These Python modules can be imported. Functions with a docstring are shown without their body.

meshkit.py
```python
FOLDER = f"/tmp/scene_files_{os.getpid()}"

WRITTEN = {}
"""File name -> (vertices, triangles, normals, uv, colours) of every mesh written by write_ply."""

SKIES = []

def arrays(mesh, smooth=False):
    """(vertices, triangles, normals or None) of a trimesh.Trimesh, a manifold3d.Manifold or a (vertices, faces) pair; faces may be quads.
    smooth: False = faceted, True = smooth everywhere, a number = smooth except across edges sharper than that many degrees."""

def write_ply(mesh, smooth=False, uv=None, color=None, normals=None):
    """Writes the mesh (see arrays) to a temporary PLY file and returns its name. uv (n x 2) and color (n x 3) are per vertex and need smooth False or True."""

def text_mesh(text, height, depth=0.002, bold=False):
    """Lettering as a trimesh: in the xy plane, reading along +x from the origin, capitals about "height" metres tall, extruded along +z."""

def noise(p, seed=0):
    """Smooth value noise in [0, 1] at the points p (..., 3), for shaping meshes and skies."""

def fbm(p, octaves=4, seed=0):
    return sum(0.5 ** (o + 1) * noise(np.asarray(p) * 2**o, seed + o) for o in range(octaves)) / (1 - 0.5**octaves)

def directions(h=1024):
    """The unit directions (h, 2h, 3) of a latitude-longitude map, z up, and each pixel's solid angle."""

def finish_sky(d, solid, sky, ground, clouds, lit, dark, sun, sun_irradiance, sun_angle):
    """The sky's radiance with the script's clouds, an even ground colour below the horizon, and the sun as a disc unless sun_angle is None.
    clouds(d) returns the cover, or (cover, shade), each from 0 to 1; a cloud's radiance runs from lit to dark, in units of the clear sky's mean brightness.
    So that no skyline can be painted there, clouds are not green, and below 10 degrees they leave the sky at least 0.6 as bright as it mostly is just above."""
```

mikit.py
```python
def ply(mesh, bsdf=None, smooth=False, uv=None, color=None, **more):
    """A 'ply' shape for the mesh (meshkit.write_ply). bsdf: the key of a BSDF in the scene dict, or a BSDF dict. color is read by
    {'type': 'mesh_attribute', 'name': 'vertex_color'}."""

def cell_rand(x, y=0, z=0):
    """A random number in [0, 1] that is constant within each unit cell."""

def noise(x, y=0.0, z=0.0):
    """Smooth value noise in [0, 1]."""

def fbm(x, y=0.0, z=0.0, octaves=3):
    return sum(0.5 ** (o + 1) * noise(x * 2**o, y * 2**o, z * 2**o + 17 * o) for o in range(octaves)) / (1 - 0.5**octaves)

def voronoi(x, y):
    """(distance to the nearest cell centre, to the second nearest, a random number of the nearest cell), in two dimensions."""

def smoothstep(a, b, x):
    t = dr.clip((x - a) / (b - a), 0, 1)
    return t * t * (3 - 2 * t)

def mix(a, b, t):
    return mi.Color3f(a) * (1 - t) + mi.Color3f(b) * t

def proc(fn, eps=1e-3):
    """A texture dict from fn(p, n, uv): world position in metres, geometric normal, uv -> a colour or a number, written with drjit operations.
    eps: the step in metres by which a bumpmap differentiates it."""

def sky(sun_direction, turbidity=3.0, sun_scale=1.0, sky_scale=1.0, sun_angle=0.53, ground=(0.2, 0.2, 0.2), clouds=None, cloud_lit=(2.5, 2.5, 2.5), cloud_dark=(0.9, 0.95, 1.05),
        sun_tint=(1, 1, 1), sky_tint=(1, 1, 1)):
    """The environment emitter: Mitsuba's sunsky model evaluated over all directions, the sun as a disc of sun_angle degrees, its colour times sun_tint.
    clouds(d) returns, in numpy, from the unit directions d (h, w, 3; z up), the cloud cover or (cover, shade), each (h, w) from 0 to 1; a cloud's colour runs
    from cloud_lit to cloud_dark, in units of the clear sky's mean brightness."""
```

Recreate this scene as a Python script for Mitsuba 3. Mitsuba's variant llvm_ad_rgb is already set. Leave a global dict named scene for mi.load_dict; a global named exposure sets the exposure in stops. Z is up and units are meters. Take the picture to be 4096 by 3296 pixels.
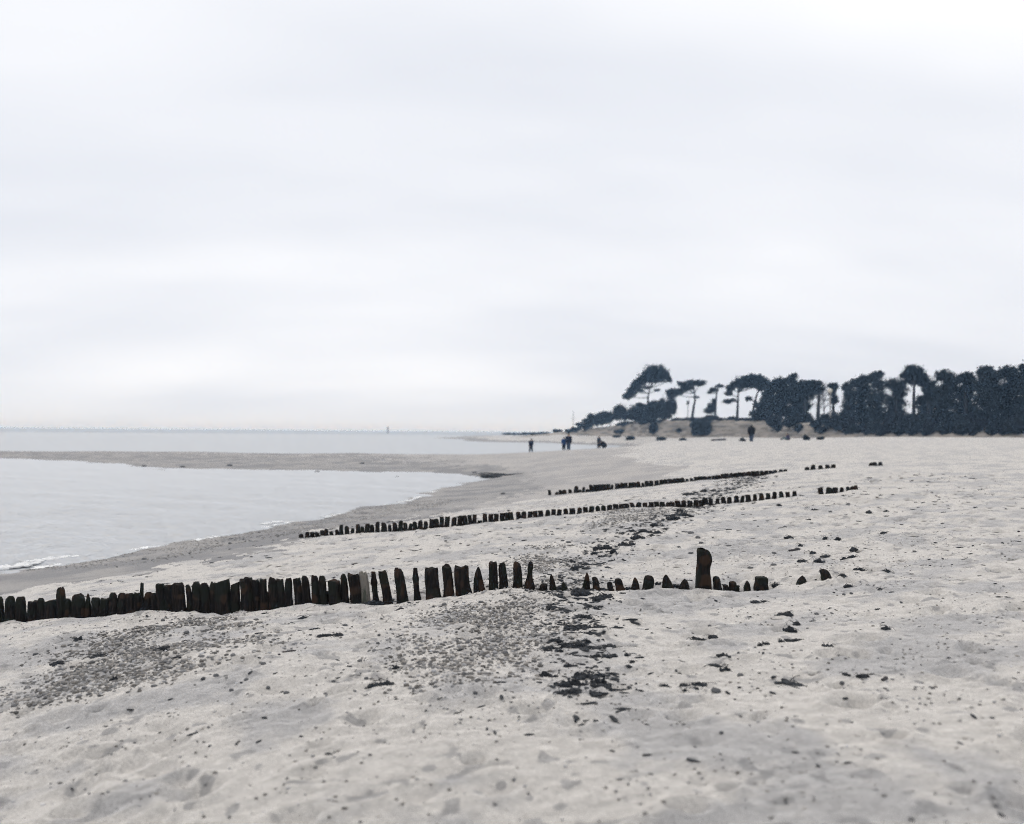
import math, json
import numpy as np, trimesh, mitsuba as mi, drjit as dr, mikit, meshkit
import manifold3d as m3
from mikit import proc, noise, fbm, voronoi, cell_rand, smoothstep, mix
from scipy.interpolate import RBFInterpolator
from scipy.spatial import cKDTree
from shapely.geometry import Polygon, Point

scene, labels = {}, {}
T = mi.ScalarTransform4f
PI = math.pi
rng = np.random.RandomState(11)

# ---------------------------------------------------------------- camera, sky, exposure
PITCH, ROLL, YAW = math.atan(19.4 / 838), math.atan(0.0088), math.atan(55 / 838)
AHEAD = np.array([math.sin(YAW) * math.cos(PITCH), math.cos(YAW) * math.cos(PITCH), math.sin(PITCH)])
RIGHT = np.array([math.cos(YAW) * math.cos(ROLL), -math.sin(YAW) * math.cos(ROLL), math.sin(ROLL)])
EYE = np.array([0, 0, 3.0])
scene['camera'] = {'type': 'thinlens', 'fov': math.degrees(2 * math.atan(512 / 838)), 'fov_axis': 'x', 'near_clip': 0.1, 'far_clip': 60000.0,
    'aperture_radius': 0.0125, 'focus_distance': 9.5,
    'to_world': T().look_at(origin=EYE.tolist(), target=(EYE + AHEAD).tolist(), up=np.cross(RIGHT, AHEAD).tolist()),
    'medium': {'type': 'ref', 'id': 'air'}}
HAZE = [0.00022, 0.00034, 0.00050]     # per metre; air scatters blue more than red
scene['air'] = {'type': 'homogeneous', 'albedo': {'type': 'rgb', 'value': [0.95, 0.96, 0.97]}, 'sigma_t': {'type': 'rgb', 'value': HAZE}}


def clouds(d):
    """An unbroken overcast: brighter towards the zenith, as overcast skies are, in soft flat layers."""
    z = np.clip(d[..., 2], 0, 1)
    p = np.stack([d[..., 0] / (z + 0.25), d[..., 1] / (z + 0.25), 0 * z], -1)
    band = meshkit.fbm(p * [1.1, 2.4, 1] + [3.1, 0.7, 0], 4, 5) - 0.5
    layer = meshkit.fbm(p * [0.5, 1.2, 1] + [7.3, 2.2, 0], 3, 9) - 0.5
    lum = (1 + 0.55 * z) / 1.55 * (1 + 0.30 * band + 0.30 * layer)
    return 1.0, 1 - lum


scene['sky'] = mikit.sky([-0.35, 0.55, 0.9], turbidity=4, sun_scale=0.15, sun_angle=34, clouds=clouds, cloud_lit=(4.03, 4.0, 3.97), cloud_dark=(0.0, 0.33, 1.0),
                         ground=(0.3, 0.3, 0.3))
exposure = 1.45
G1='''-4.850 10.042 0.792 0.223 0.073 -0.005 f;-4.742 10.024 0.808 0.239 0.069 0.006 r;-4.630 10.005 0.805 0.215 0.104 -0.011 s;-4.505 9.984 0.822 0.364 0.079 0.002 r;-4.425 9.971 0.835 0.212 0.066 -0.011 r;-4.303 9.951 0.842 0.261 0.110 -0.005 r;-4.189 9.932 0.849 0.257 0.055 -0.002 p;-4.086 9.914 0.862 0.208 0.082 -0.007 r;-3.996 9.899 0.871 0.191 0.079 -0.010 f;-3.893 9.882 0.881 0.247 0.072 -0.002 r;-3.787 9.864 0.891 0.233 0.082 -0.021 r;-3.677 9.846 0.901 0.233 0.082 -0.014 f;-3.605 9.834 0.906 0.243 0.061 -0.008 f;-3.549 9.825 0.908 0.341 0.034 -0.004 t;-3.479 9.813 0.916 0.229 0.075 -0.007 r;-3.377 9.796 0.923 0.223 0.075 -0.010 r;-3.299 9.783 0.925 0.337 0.074 -0.022 f;-3.218 9.770 0.928 0.327 0.068 -0.022 f;-3.096 9.749 0.931 0.336 0.108 -0.032 f;-2.981 9.730 0.945 0.303 0.050 -0.023 r;-2.907 9.718 0.944 0.336 0.081 -0.024 r;-2.796 9.699 0.947 0.338 0.081 -0.025 r;-2.695 9.683 0.953 0.335 0.074 -0.028 r;-2.585 9.664 0.957 0.351 0.124 -0.028 s;-2.448 9.641 0.971 0.311 0.077 -0.027 s;-2.318 9.620 0.991 0.353 0.110 -0.022 f;-2.212 9.602 0.997 0.343 0.058 -0.018 f;-2.136 9.589 0.999 0.349 0.063 -0.018 f;-2.017 9.570 1.004 0.352 0.079 -0.018 r;-1.935 9.556 1.019 0.326 0.063 -0.016 f;-1.849 9.542 1.034 0.319 0.063 -0.011 r;-1.738 9.523 1.051 0.309 0.066 -0.022 f;-1.636 9.506 1.060 0.331 0.069 -0.037 r;-1.538 9.490 1.069 0.324 0.066 -0.034 r;-1.446 9.474 1.075 0.324 0.062 -0.039 r;-1.309 9.452 1.079 0.269 0.105 -0.042 f;-1.209 9.435 1.092 0.323 0.060 -0.031 r;-1.085 9.414 1.095 0.339 0.101 -0.036 f;-0.985 9.398 1.111 0.332 0.081 -0.030 w;-0.865 9.378 1.083 0.367 0.057 -0.040 k;-0.740 9.357 1.093 0.376 0.084 -0.047 f;-0.580 9.330 1.123 0.372 0.097 -0.036 r;-0.414 9.302 1.146 0.349 0.063 -0.023 k;-0.242 9.274 1.151 0.358 0.128 -0.013 f;-0.070 9.245 1.191 0.354 0.091 -0.023 f;0.097 9.217 1.215 0.328 0.137 -0.034 f;0.268 9.189 1.251 0.265 0.092 -0.022 p;0.419 9.164 1.287 0.302 0.077 -0.014 f;0.523 9.146 1.305 0.277 0.073 -0.014 r;0.677 9.121 1.298 0.292 0.082 -0.009 r;0.811 9.098 1.286 0.313 0.101 -0.006 b;0.949 9.075 1.277 0.081 0.070 -0.001 r;1.056 9.057 1.274 0.190 0.056 -0.005 p;1.176 9.037 1.293 0.084 0.053 -0.007 p;1.411 8.998 1.309 0.187 0.059 -0.004 p;1.521 8.980 1.315 0.124 0.059 -0.004 r;1.669 8.955 1.310 0.084 0.051 -0.002 r;1.768 8.939 1.306 0.130 0.073 -0.001 r;1.928 8.912 1.316 0.130 0.065 -0.003 p;2.063 8.889 1.308 0.173 0.092 -0.008 r;2.258 8.857 1.323 0.163 0.092 -0.011 p;2.439 8.827 1.337 0.105 0.082 -0.005 p;2.632 8.795 1.342 0.433 0.146 0.003 B;2.785 8.769 1.353 0.129 0.067 -0.010 r;2.865 8.756 1.352 0.046 0.050 -0.000 r;2.928 8.745 1.353 0.086 0.068 -0.003 r;2.978 8.737 1.355 0.040 0.044 -0.001 r;3.082 8.720 1.373 0.067 0.049 -0.000 p;3.225 8.696 1.381 0.113 0.112 -0.000 f;3.642 8.626 1.417 0.088 0.082 -0.004 p;3.880 8.587 1.494 0.084 0.081 0.004 r'''
G2='''-3.715 20.569 0.385 0.105 0.107 -0.002 r;-3.566 20.544 0.409 0.132 0.099 -0.002 r;-3.453 20.525 0.419 0.125 0.107 -0.002 r;-3.318 20.503 0.428 0.111 0.099 -0.002 r;-3.198 20.483 0.445 0.146 0.099 -0.002 r;-3.099 20.467 0.454 0.174 0.099 -0.002 r;-2.979 20.447 0.470 0.104 0.085 -0.001 r;-2.845 20.424 0.473 0.146 0.085 -0.002 r;-2.740 20.407 0.483 0.257 0.092 -0.017 r;-2.592 20.382 0.493 0.215 0.113 -0.023 r;-2.466 20.361 0.509 0.146 0.085 -0.002 r;-2.333 20.339 0.519 0.229 0.099 -0.010 r;-2.227 20.321 0.521 0.180 0.084 -0.009 r;-2.115 20.303 0.530 0.242 0.112 -0.010 f;-1.997 20.283 0.547 0.207 0.105 -0.009 r;-1.864 20.261 0.570 0.256 0.098 -0.010 r;-1.711 20.235 0.587 0.214 0.126 -0.009 r;-1.572 20.212 0.604 0.152 0.084 -0.009 r;-1.447 20.191 0.613 0.193 0.112 -0.006 r;-1.315 20.169 0.630 0.234 0.105 -0.010 r;-1.197 20.150 0.639 0.172 0.098 -0.009 r;-1.079 20.130 0.649 0.145 0.084 -0.002 r;-0.969 20.111 0.658 0.186 0.104 -0.009 r;-0.838 20.090 0.669 0.193 0.111 -0.006 r;-0.714 20.069 0.678 0.172 0.097 -0.005 r;-0.576 20.046 0.695 0.227 0.111 -0.007 f;-0.459 20.026 0.704 0.227 0.111 -0.008 r;-0.328 20.005 0.721 0.254 0.097 -0.007 f;-0.209 19.985 0.730 0.254 0.113 -0.008 f;-0.040 19.957 0.754 0.212 0.117 -0.009 r;0.097 19.934 0.770 0.240 0.110 -0.007 r;0.220 19.913 0.780 0.233 0.117 -0.006 f;0.342 19.893 0.796 0.232 0.096 -0.006 f;0.445 19.876 0.811 0.232 0.096 -0.008 f;0.554 19.858 0.820 0.082 0.110 -0.001 f;0.683 19.836 0.837 0.225 0.103 -0.006 f;0.826 19.812 0.853 0.205 0.117 -0.005 f;0.948 19.792 0.876 0.191 0.110 -0.005 f;1.097 19.767 0.893 0.198 0.109 -0.005 f;1.205 19.749 0.901 0.197 0.096 -0.005 f;1.300 19.733 0.910 0.204 0.102 -0.005 f;1.475 19.704 0.934 0.184 0.109 -0.004 f;1.597 19.684 0.950 0.177 0.116 -0.004 r;1.745 19.659 0.966 0.170 0.109 -0.004 f;1.865 19.639 0.976 0.179 0.109 -0.004 f;1.986 19.619 0.988 0.176 0.115 -0.004 f;2.147 19.592 1.011 0.169 0.108 -0.004 r;2.281 19.570 1.027 0.169 0.102 -0.004 f;2.415 19.548 1.043 0.149 0.101 -0.007 f;2.562 19.523 1.060 0.156 0.108 -0.007 r;2.709 19.499 1.069 0.155 0.128 -0.004 f;2.882 19.470 1.086 0.155 0.101 -0.004 r;3.015 19.448 1.102 0.162 0.108 -0.004 f;3.154 19.424 1.118 0.169 0.114 -0.004 f;3.306 19.399 1.128 0.168 0.107 -0.004 r;3.428 19.379 1.143 0.162 0.107 -0.004 r;3.571 19.355 1.160 0.162 0.121 -0.004 f;3.703 19.333 1.175 0.161 0.120 -0.006 f;3.835 19.311 1.232 0.114 0.114 -0.003 f;3.953 19.291 1.261 0.094 0.107 -0.003 f;4.084 19.269 1.297 0.074 0.100 -0.003 f;4.229 19.245 1.299 0.087 0.113 -0.003 r;4.373 19.221 1.302 0.080 0.100 -0.003 f;4.504 19.199 1.304 0.094 0.106 -0.003 f;4.635 19.178 1.304 0.104 0.113 -0.003 f;4.766 19.156 1.300 0.111 0.113 -0.003 f;4.890 19.135 1.299 0.107 0.106 -0.003 f;4.994 19.118 1.298 0.110 0.086 -0.003 f;5.111 19.098 1.294 0.150 0.119 -0.003 f;5.235 19.078 1.292 0.160 0.106 -0.003 r;5.377 19.054 1.291 0.157 0.112 -0.003 f;5.507 19.032 1.296 0.175 0.112 -0.003 f;5.630 19.012 1.306 0.160 0.105 -0.003 r;5.727 18.995 1.321 0.200 0.129 -0.007 r;5.856 18.974 1.350 0.160 0.092 -0.003 r;5.985 18.952 1.365 0.146 0.085 -0.003 r;6.133 18.928 1.392 0.149 0.098 -0.007 r;6.268 18.905 1.403 0.146 0.098 -0.003 r;6.410 18.882 1.419 0.159 0.105 -0.007 r;6.544 18.859 1.441 0.139 0.078 -0.003 r;6.679 18.837 1.446 0.163 0.104 -0.006 f;6.819 18.813 1.473 0.152 0.078 -0.003 r;6.966 18.789 1.495 0.152 0.097 -0.004 r;7.119 18.763 1.511 0.139 0.091 -0.004 f;7.250 18.742 1.532 0.155 0.091 -0.003 r;7.402 18.716 1.550 0.139 0.091 -0.006 r;7.544 18.693 1.559 0.125 0.084 -0.003 f;7.694 18.668 1.581 0.119 0.084 -0.003 r;8.275 18.571 1.611 0.177 0.096 -0.003 f;8.445 18.543 1.644 0.160 0.135 -0.003 r;8.583 18.520 1.666 0.140 0.109 -0.003 f;8.721 18.497 1.684 0.118 0.083 -0.004 r;8.852 18.475 1.742 0.081 0.077 0.000 r;8.940 18.460 1.753 0.072 0.077 0.000 r;9.027 18.445 1.765 0.085 0.077 0.000 r'''
G3='''3.791 33.868 0.421 0.223 0.129 -0.025 t;4.057 33.824 0.437 0.129 0.140 -0.001 r;4.212 33.798 0.463 0.199 0.152 -0.001 r;4.369 33.772 0.482 0.183 0.152 -0.001 r;4.600 33.733 0.516 0.164 0.140 -0.001 r;4.835 33.694 0.539 0.297 0.163 -0.012 r;4.992 33.668 0.558 0.117 0.140 -0.001 r;5.134 33.644 0.567 0.227 0.116 -0.006 r;5.279 33.620 0.581 0.121 0.140 -0.001 r;5.429 33.595 0.600 0.292 0.151 -0.007 f;5.601 33.567 0.614 0.289 0.167 -0.002 f;5.773 33.538 0.631 0.285 0.167 -0.002 f;5.944 33.509 0.652 0.271 0.172 -0.002 f;6.116 33.481 0.678 0.256 0.167 -0.002 f;6.253 33.458 0.695 0.210 0.116 -0.001 r;6.459 33.424 0.721 0.242 0.166 -0.001 f;6.630 33.395 0.738 0.247 0.166 -0.001 r;6.801 33.367 0.750 0.242 0.162 -0.001 f;6.971 33.338 0.762 0.242 0.166 -0.001 f;7.142 33.310 0.774 0.251 0.171 -0.001 f;7.301 33.283 0.795 0.246 0.161 -0.001 r;7.460 33.257 0.818 0.186 0.115 -0.001 r;7.630 33.228 0.842 0.232 0.166 -0.001 f;7.788 33.202 0.858 0.223 0.156 -0.001 f;7.992 33.168 0.875 0.236 0.165 -0.001 f;8.184 33.136 0.930 0.204 0.165 -0.001 f;8.184 33.136 0.897 0.232 0.160 -0.001 r;8.364 33.106 0.951 0.204 0.169 -0.001 f;8.533 33.078 0.972 0.201 0.160 -0.001 f;8.702 33.050 0.988 0.199 0.165 -0.001 r;8.871 33.021 1.005 0.199 0.164 -0.001 f;9.029 32.995 1.026 0.190 0.160 -0.001 r;9.186 32.969 1.051 0.132 0.125 -0.001 r;9.366 32.939 1.077 0.132 0.137 -0.001 r;9.545 32.909 1.093 0.180 0.168 -0.001 f;9.713 32.881 1.110 0.180 0.168 -0.001 f;9.881 32.853 1.121 0.180 0.164 -0.001 f;10.049 32.825 1.128 0.175 0.168 -0.001 f;10.216 32.797 1.140 0.180 0.163 -0.001 r;10.384 32.769 1.156 0.198 0.168 -0.001 f;10.551 32.742 1.186 0.216 0.168 -0.001 f;10.718 32.714 1.207 0.212 0.167 -0.001 f;10.885 32.686 1.228 0.207 0.163 -0.001 r;11.051 32.658 1.254 0.198 0.167 -0.001 f;11.218 32.630 1.279 0.193 0.163 -0.000 f;11.384 32.603 1.304 0.174 0.162 -0.000 r;11.561 32.573 1.298 0.211 0.167 -0.000 f;11.728 32.545 1.286 0.243 0.167 -0.001 f;11.893 32.518 1.293 0.243 0.166 -0.001 f;12.059 32.490 1.328 0.220 0.162 -0.000 r;12.225 32.463 1.376 0.174 0.157 -0.000 f;12.401 32.433 1.424 0.128 0.148 -0.000 f;12.577 32.404 1.454 0.105 0.139 -0.000 r;12.579 32.403 1.491 0.078 0.157 -0.000 r;12.777 32.370 1.512 0.087 0.148 -0.000 r;12.953 32.341 1.532 0.078 0.139 -0.000 r;13.775 32.204 1.575 0.130 0.160 -0.000 r;14.004 32.166 1.629 0.171 0.174 -0.000 r;14.288 32.119 1.641 0.139 0.160 -0.000 r;14.549 32.075 1.663 0.143 0.169 -0.000 r;14.771 32.038 1.680 0.141 0.168 0.000 r;16.162 31.806 1.766 0.140 0.136 0.000 r;16.324 31.779 1.791 0.140 0.154 0.000 r;16.518 31.747 1.816 0.129 0.136 0.000 r'''
LEVELS=[[-4.85,10.04,0.79],[-4.63,10.0,0.81],[-4.42,9.97,0.83],[-4.19,9.93,0.85],[-4.0,9.9,0.87],[-3.79,9.86,0.89],[-3.61,9.83,0.91],[-3.48,9.81,0.92],[-3.3,9.78,0.93],[-3.1,9.75,0.93],[-2.91,9.72,0.94],[-2.7,9.68,0.95],[-2.45,9.64,0.97],[-2.21,9.6,1.0],[-2.02,9.57,1.0],[-1.85,9.54,1.03],[-1.64,9.51,1.06],[-1.45,9.47,1.08],[-1.21,9.43,1.09],[-0.99,9.4,1.11],[-0.74,9.36,1.09],[-0.41,9.3,1.15],[-0.07,9.25,1.19],[0.27,9.19,1.25],[0.52,9.15,1.31],[0.81,9.1,1.29],[1.06,9.06,1.27],[1.41,9.0,1.31],[1.67,8.96,1.31],[1.93,8.91,1.32],[2.26,8.86,1.32],[2.63,8.79,1.34],[2.87,8.76,1.35],[2.98,8.74,1.35],[3.22,8.7,1.38],[3.88,8.59,1.49],[-3.57,20.54,0.41],[-3.32,20.5,0.43],[-3.1,20.47,0.45],[-2.85,20.42,0.47],[-2.59,20.38,0.49],[-2.33,20.34,0.52],[-2.12,20.3,0.53],[-1.86,20.26,0.57],[-1.57,20.21,0.6],[-1.31,20.17,0.63],[-1.08,20.13,0.65],[-0.84,20.09,0.67],[-0.58,20.05,0.69],[-0.33,20.0,0.72],[-0.04,19.96,0.75],[0.22,19.91,0.78],[0.44,19.88,0.81],[0.68,19.84,0.84],[0.95,19.79,0.88],[1.21,19.75,0.9],[1.48,19.7,0.93],[1.74,19.66,0.97],[1.99,19.62,0.99],[2.28,19.57,1.03],[2.56,19.52,1.06],[2.88,19.47,1.09],[3.15,19.42,1.12],[3.43,19.38,1.14],[3.7,19.33,1.18],[3.95,19.29,1.26],[4.23,19.25,1.3],[4.5,19.2,1.3],[4.77,19.16,1.3],[4.99,19.12,1.3],[5.23,19.08,1.29],[5.51,19.03,1.3],[5.73,19.0,1.32],[5.99,18.95,1.37],[6.27,18.91,1.4],[6.54,18.86,1.44],[6.82,18.81,1.47],[7.12,18.76,1.51],[7.4,18.72,1.55],[7.69,18.67,1.58],[8.44,18.54,1.64],[8.72,18.5,1.68],[8.94,18.46,1.75],[3.79,33.87,0.42],[4.21,33.8,0.46],[4.6,33.73,0.52],[4.99,33.67,0.56],[5.28,33.62,0.58],[5.6,33.57,0.61],[5.94,33.51,0.65],[6.25,33.46,0.69],[6.63,33.4,0.74],[6.97,33.34,0.76],[7.3,33.28,0.79],[7.63,33.23,0.84],[7.99,33.17,0.88],[8.18,33.14,0.93],[8.53,33.08,0.97],[8.87,33.02,1.0],[9.19,32.97,1.05],[9.55,32.91,1.09],[9.88,32.85,1.12],[10.22,32.8,1.14],[10.55,32.74,1.19],[10.88,32.69,1.23],[11.22,32.63,1.28],[11.56,32.57,1.3],[11.89,32.52,1.29],[12.22,32.46,1.38],[12.58,32.4,1.45],[12.78,32.37,1.51],[13.78,32.2,1.58],[14.29,32.12,1.64],[14.77,32.04,1.68],[16.32,31.78,1.79],[-8.91,18.32,0.0],[-8.43,19.37,0.0],[-7.97,21.12,0.0],[-6.9,23.07,0.0],[-5.75,26.11,0.0],[-4.74,29.51,0.0],[-4.44,28.94,0.0],[-3.13,33.6,0.0],[-1.91,36.13,0.0],[-1.02,41.85,0.0],[0.39,46.6,0.0],[1.48,51.26,0.0],[1.8,52.96,0.0],[0.49,59.51,0.0],[-2.04,62.27,0.0],[-5.68,60.56,0.0],[-7.4,59.13,0.0],[-12.56,62.35,0.0],[-18.1,64.44,0.0],[-24.64,68.15,0.0],[-32.7,78.18,0.0],[-40.9,83.69,0.0],[-9.79,17.36,0.0],[-52.2,88.57,0.0],[-16.69,38.23,-0.3],[-12.88,40.28,-0.3],[-9.66,43.69,-0.3],[-11.78,27.02,-0.3],[-5.3,46.59,-0.12],[-2.78,52.4,-0.12],[-16.69,52.13,-0.12],[-28.17,61.69,-0.12],[-54.32,95.71,0.32],[-49.95,97.5,0.32],[-41.25,100.16,0.32],[-29.92,100.18,0.32],[-12.33,98.26,0.32],[-1.9,96.76,0.33],[2.68,96.36,0.35],[9.15,103.0,0.41],[13.22,100.0,0.8],[18.2,105.0,0.93],[24.74,112.0,1.11],[-54.32,104.71,-0.05],[-54.32,115.71,-0.6],[-41.25,109.16,-0.05],[-41.25,120.16,-0.6],[-29.92,109.18,-0.05],[-29.92,120.18,-0.6],[-12.33,107.26,-0.05],[-12.33,118.26,-0.6],[2.68,105.36,-0.05],[2.68,116.36,-0.6],[9.15,112.0,-0.05],[9.15,123.0,-0.6],[13.22,109.0,-0.05],[13.22,120.0,-0.6],[18.2,114.0,-0.05],[18.2,125.0,-0.6],[-60.0,200.0,-0.7],[-20.0,200.0,-0.7],[0.0,170.0,-0.7],[10.0,170.0,-0.7],[15.0,150.0,-0.7],[-100.0,260.0,-0.7],[-30.0,300.0,-0.7],[-200.0,200.0,-0.7],[25.0,165.0,-0.7],[-10.29,350.71,0.0],[4.69,297.43,0.0],[11.89,230.46,0.0],[25.83,226.56,0.0],[32.18,195.24,0.0],[40.04,191.94,0.0],[43.88,192.3,0.0],[22.65,300.0,0.84],[34.61,280.0,1.76],[42.37,265.0,2.33],[31.7,420.0,0.47],[51.91,420.0,1.9],[23.56,80.0,1.74],[33.59,92.0,2.11],[35.34,120.0,1.84],[46.29,185.0,1.49],[39.51,140.0,1.3],[51.6,150.0,1.8],[46.08,110.0,2.18],[47.7,90.0,2.41],[29.15,55.0,2.17],[22.83,50.0,1.91],[15.32,52.0,1.62],[10.81,55.0,1.17],[7.43,60.0,0.83],[4.7,62.0,0.59],[18.65,80.0,1.32],[1.34,347.11,0.25],[33.99,275.0,2.28],[36.03,291.5,2.38],[45.17,230.0,2.13],[47.88,243.8,2.23],[49.02,205.0,2.17],[51.97,217.3,2.27],[55.95,190.0,2.09],[59.31,201.4,2.19],[61.29,175.0,2.24],[64.97,185.5,2.34],[64.93,155.0,2.23],[68.82,164.3,2.33],[68.9,130.0,2.67],[73.04,137.8,2.77],[69.68,112.0,2.77],[73.86,118.72,2.87],[70.49,100.0,2.8],[74.72,106.0,2.9],[0.02,5.2,1.37],[-3.13,6.4,1.03],[2.45,4.63,1.52],[-2.26,4.3,1.06],[0.24,3.45,1.4],[2.0,2.85,1.64],[-1.94,6.6,1.23],[1.77,6.0,1.36],[0.0,-3.0,1.45],[-6.0,-3.0,0.95],[8.0,-3.0,1.9],[0.0,-40.0,1.3],[-30.0,-40.0,-1.0],[40.0,-40.0,3.0],[-13.5,0.0,0.0],[-15.0,-10.0,0.0],[-25.0,5.0,-0.6],[-40.0,20.0,-0.7],[-60.0,50.0,-0.6],[15.0,8.0,2.05],[25.0,20.0,2.35],[40.0,30.0,2.55],[60.0,60.0,2.65],[80.0,90.0,2.75],[120.0,60.0,3.0],[60.0,0.0,3.0],[-120.0,90.0,-0.8],[-120.0,-40.0,-1.5],[150.0,150.0,3.2],[100.0,250.0,3.2],[40.0,420.0,2.0],[-20.0,460.0,-0.4],[-120.0,420.0,-1.0]]
TOE=[[33.99,275.0,2.28],[45.17,230.0,2.13],[49.02,205.0,2.17],[55.95,190.0,2.09],[61.29,175.0,2.24],[64.93,155.0,2.23],[68.9,130.0,2.67],[69.68,112.0,2.77],[70.49,100.0,2.8]]
SHORE=[[-8.91,18.32],[-8.43,19.37],[-7.97,21.12],[-6.9,23.07],[-5.75,26.11],[-4.74,29.51],[-4.44,28.94],[-3.13,33.6],[-1.91,36.13],[-1.02,41.85],[0.39,46.6],[1.48,51.26],[1.8,52.96]]
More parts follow.
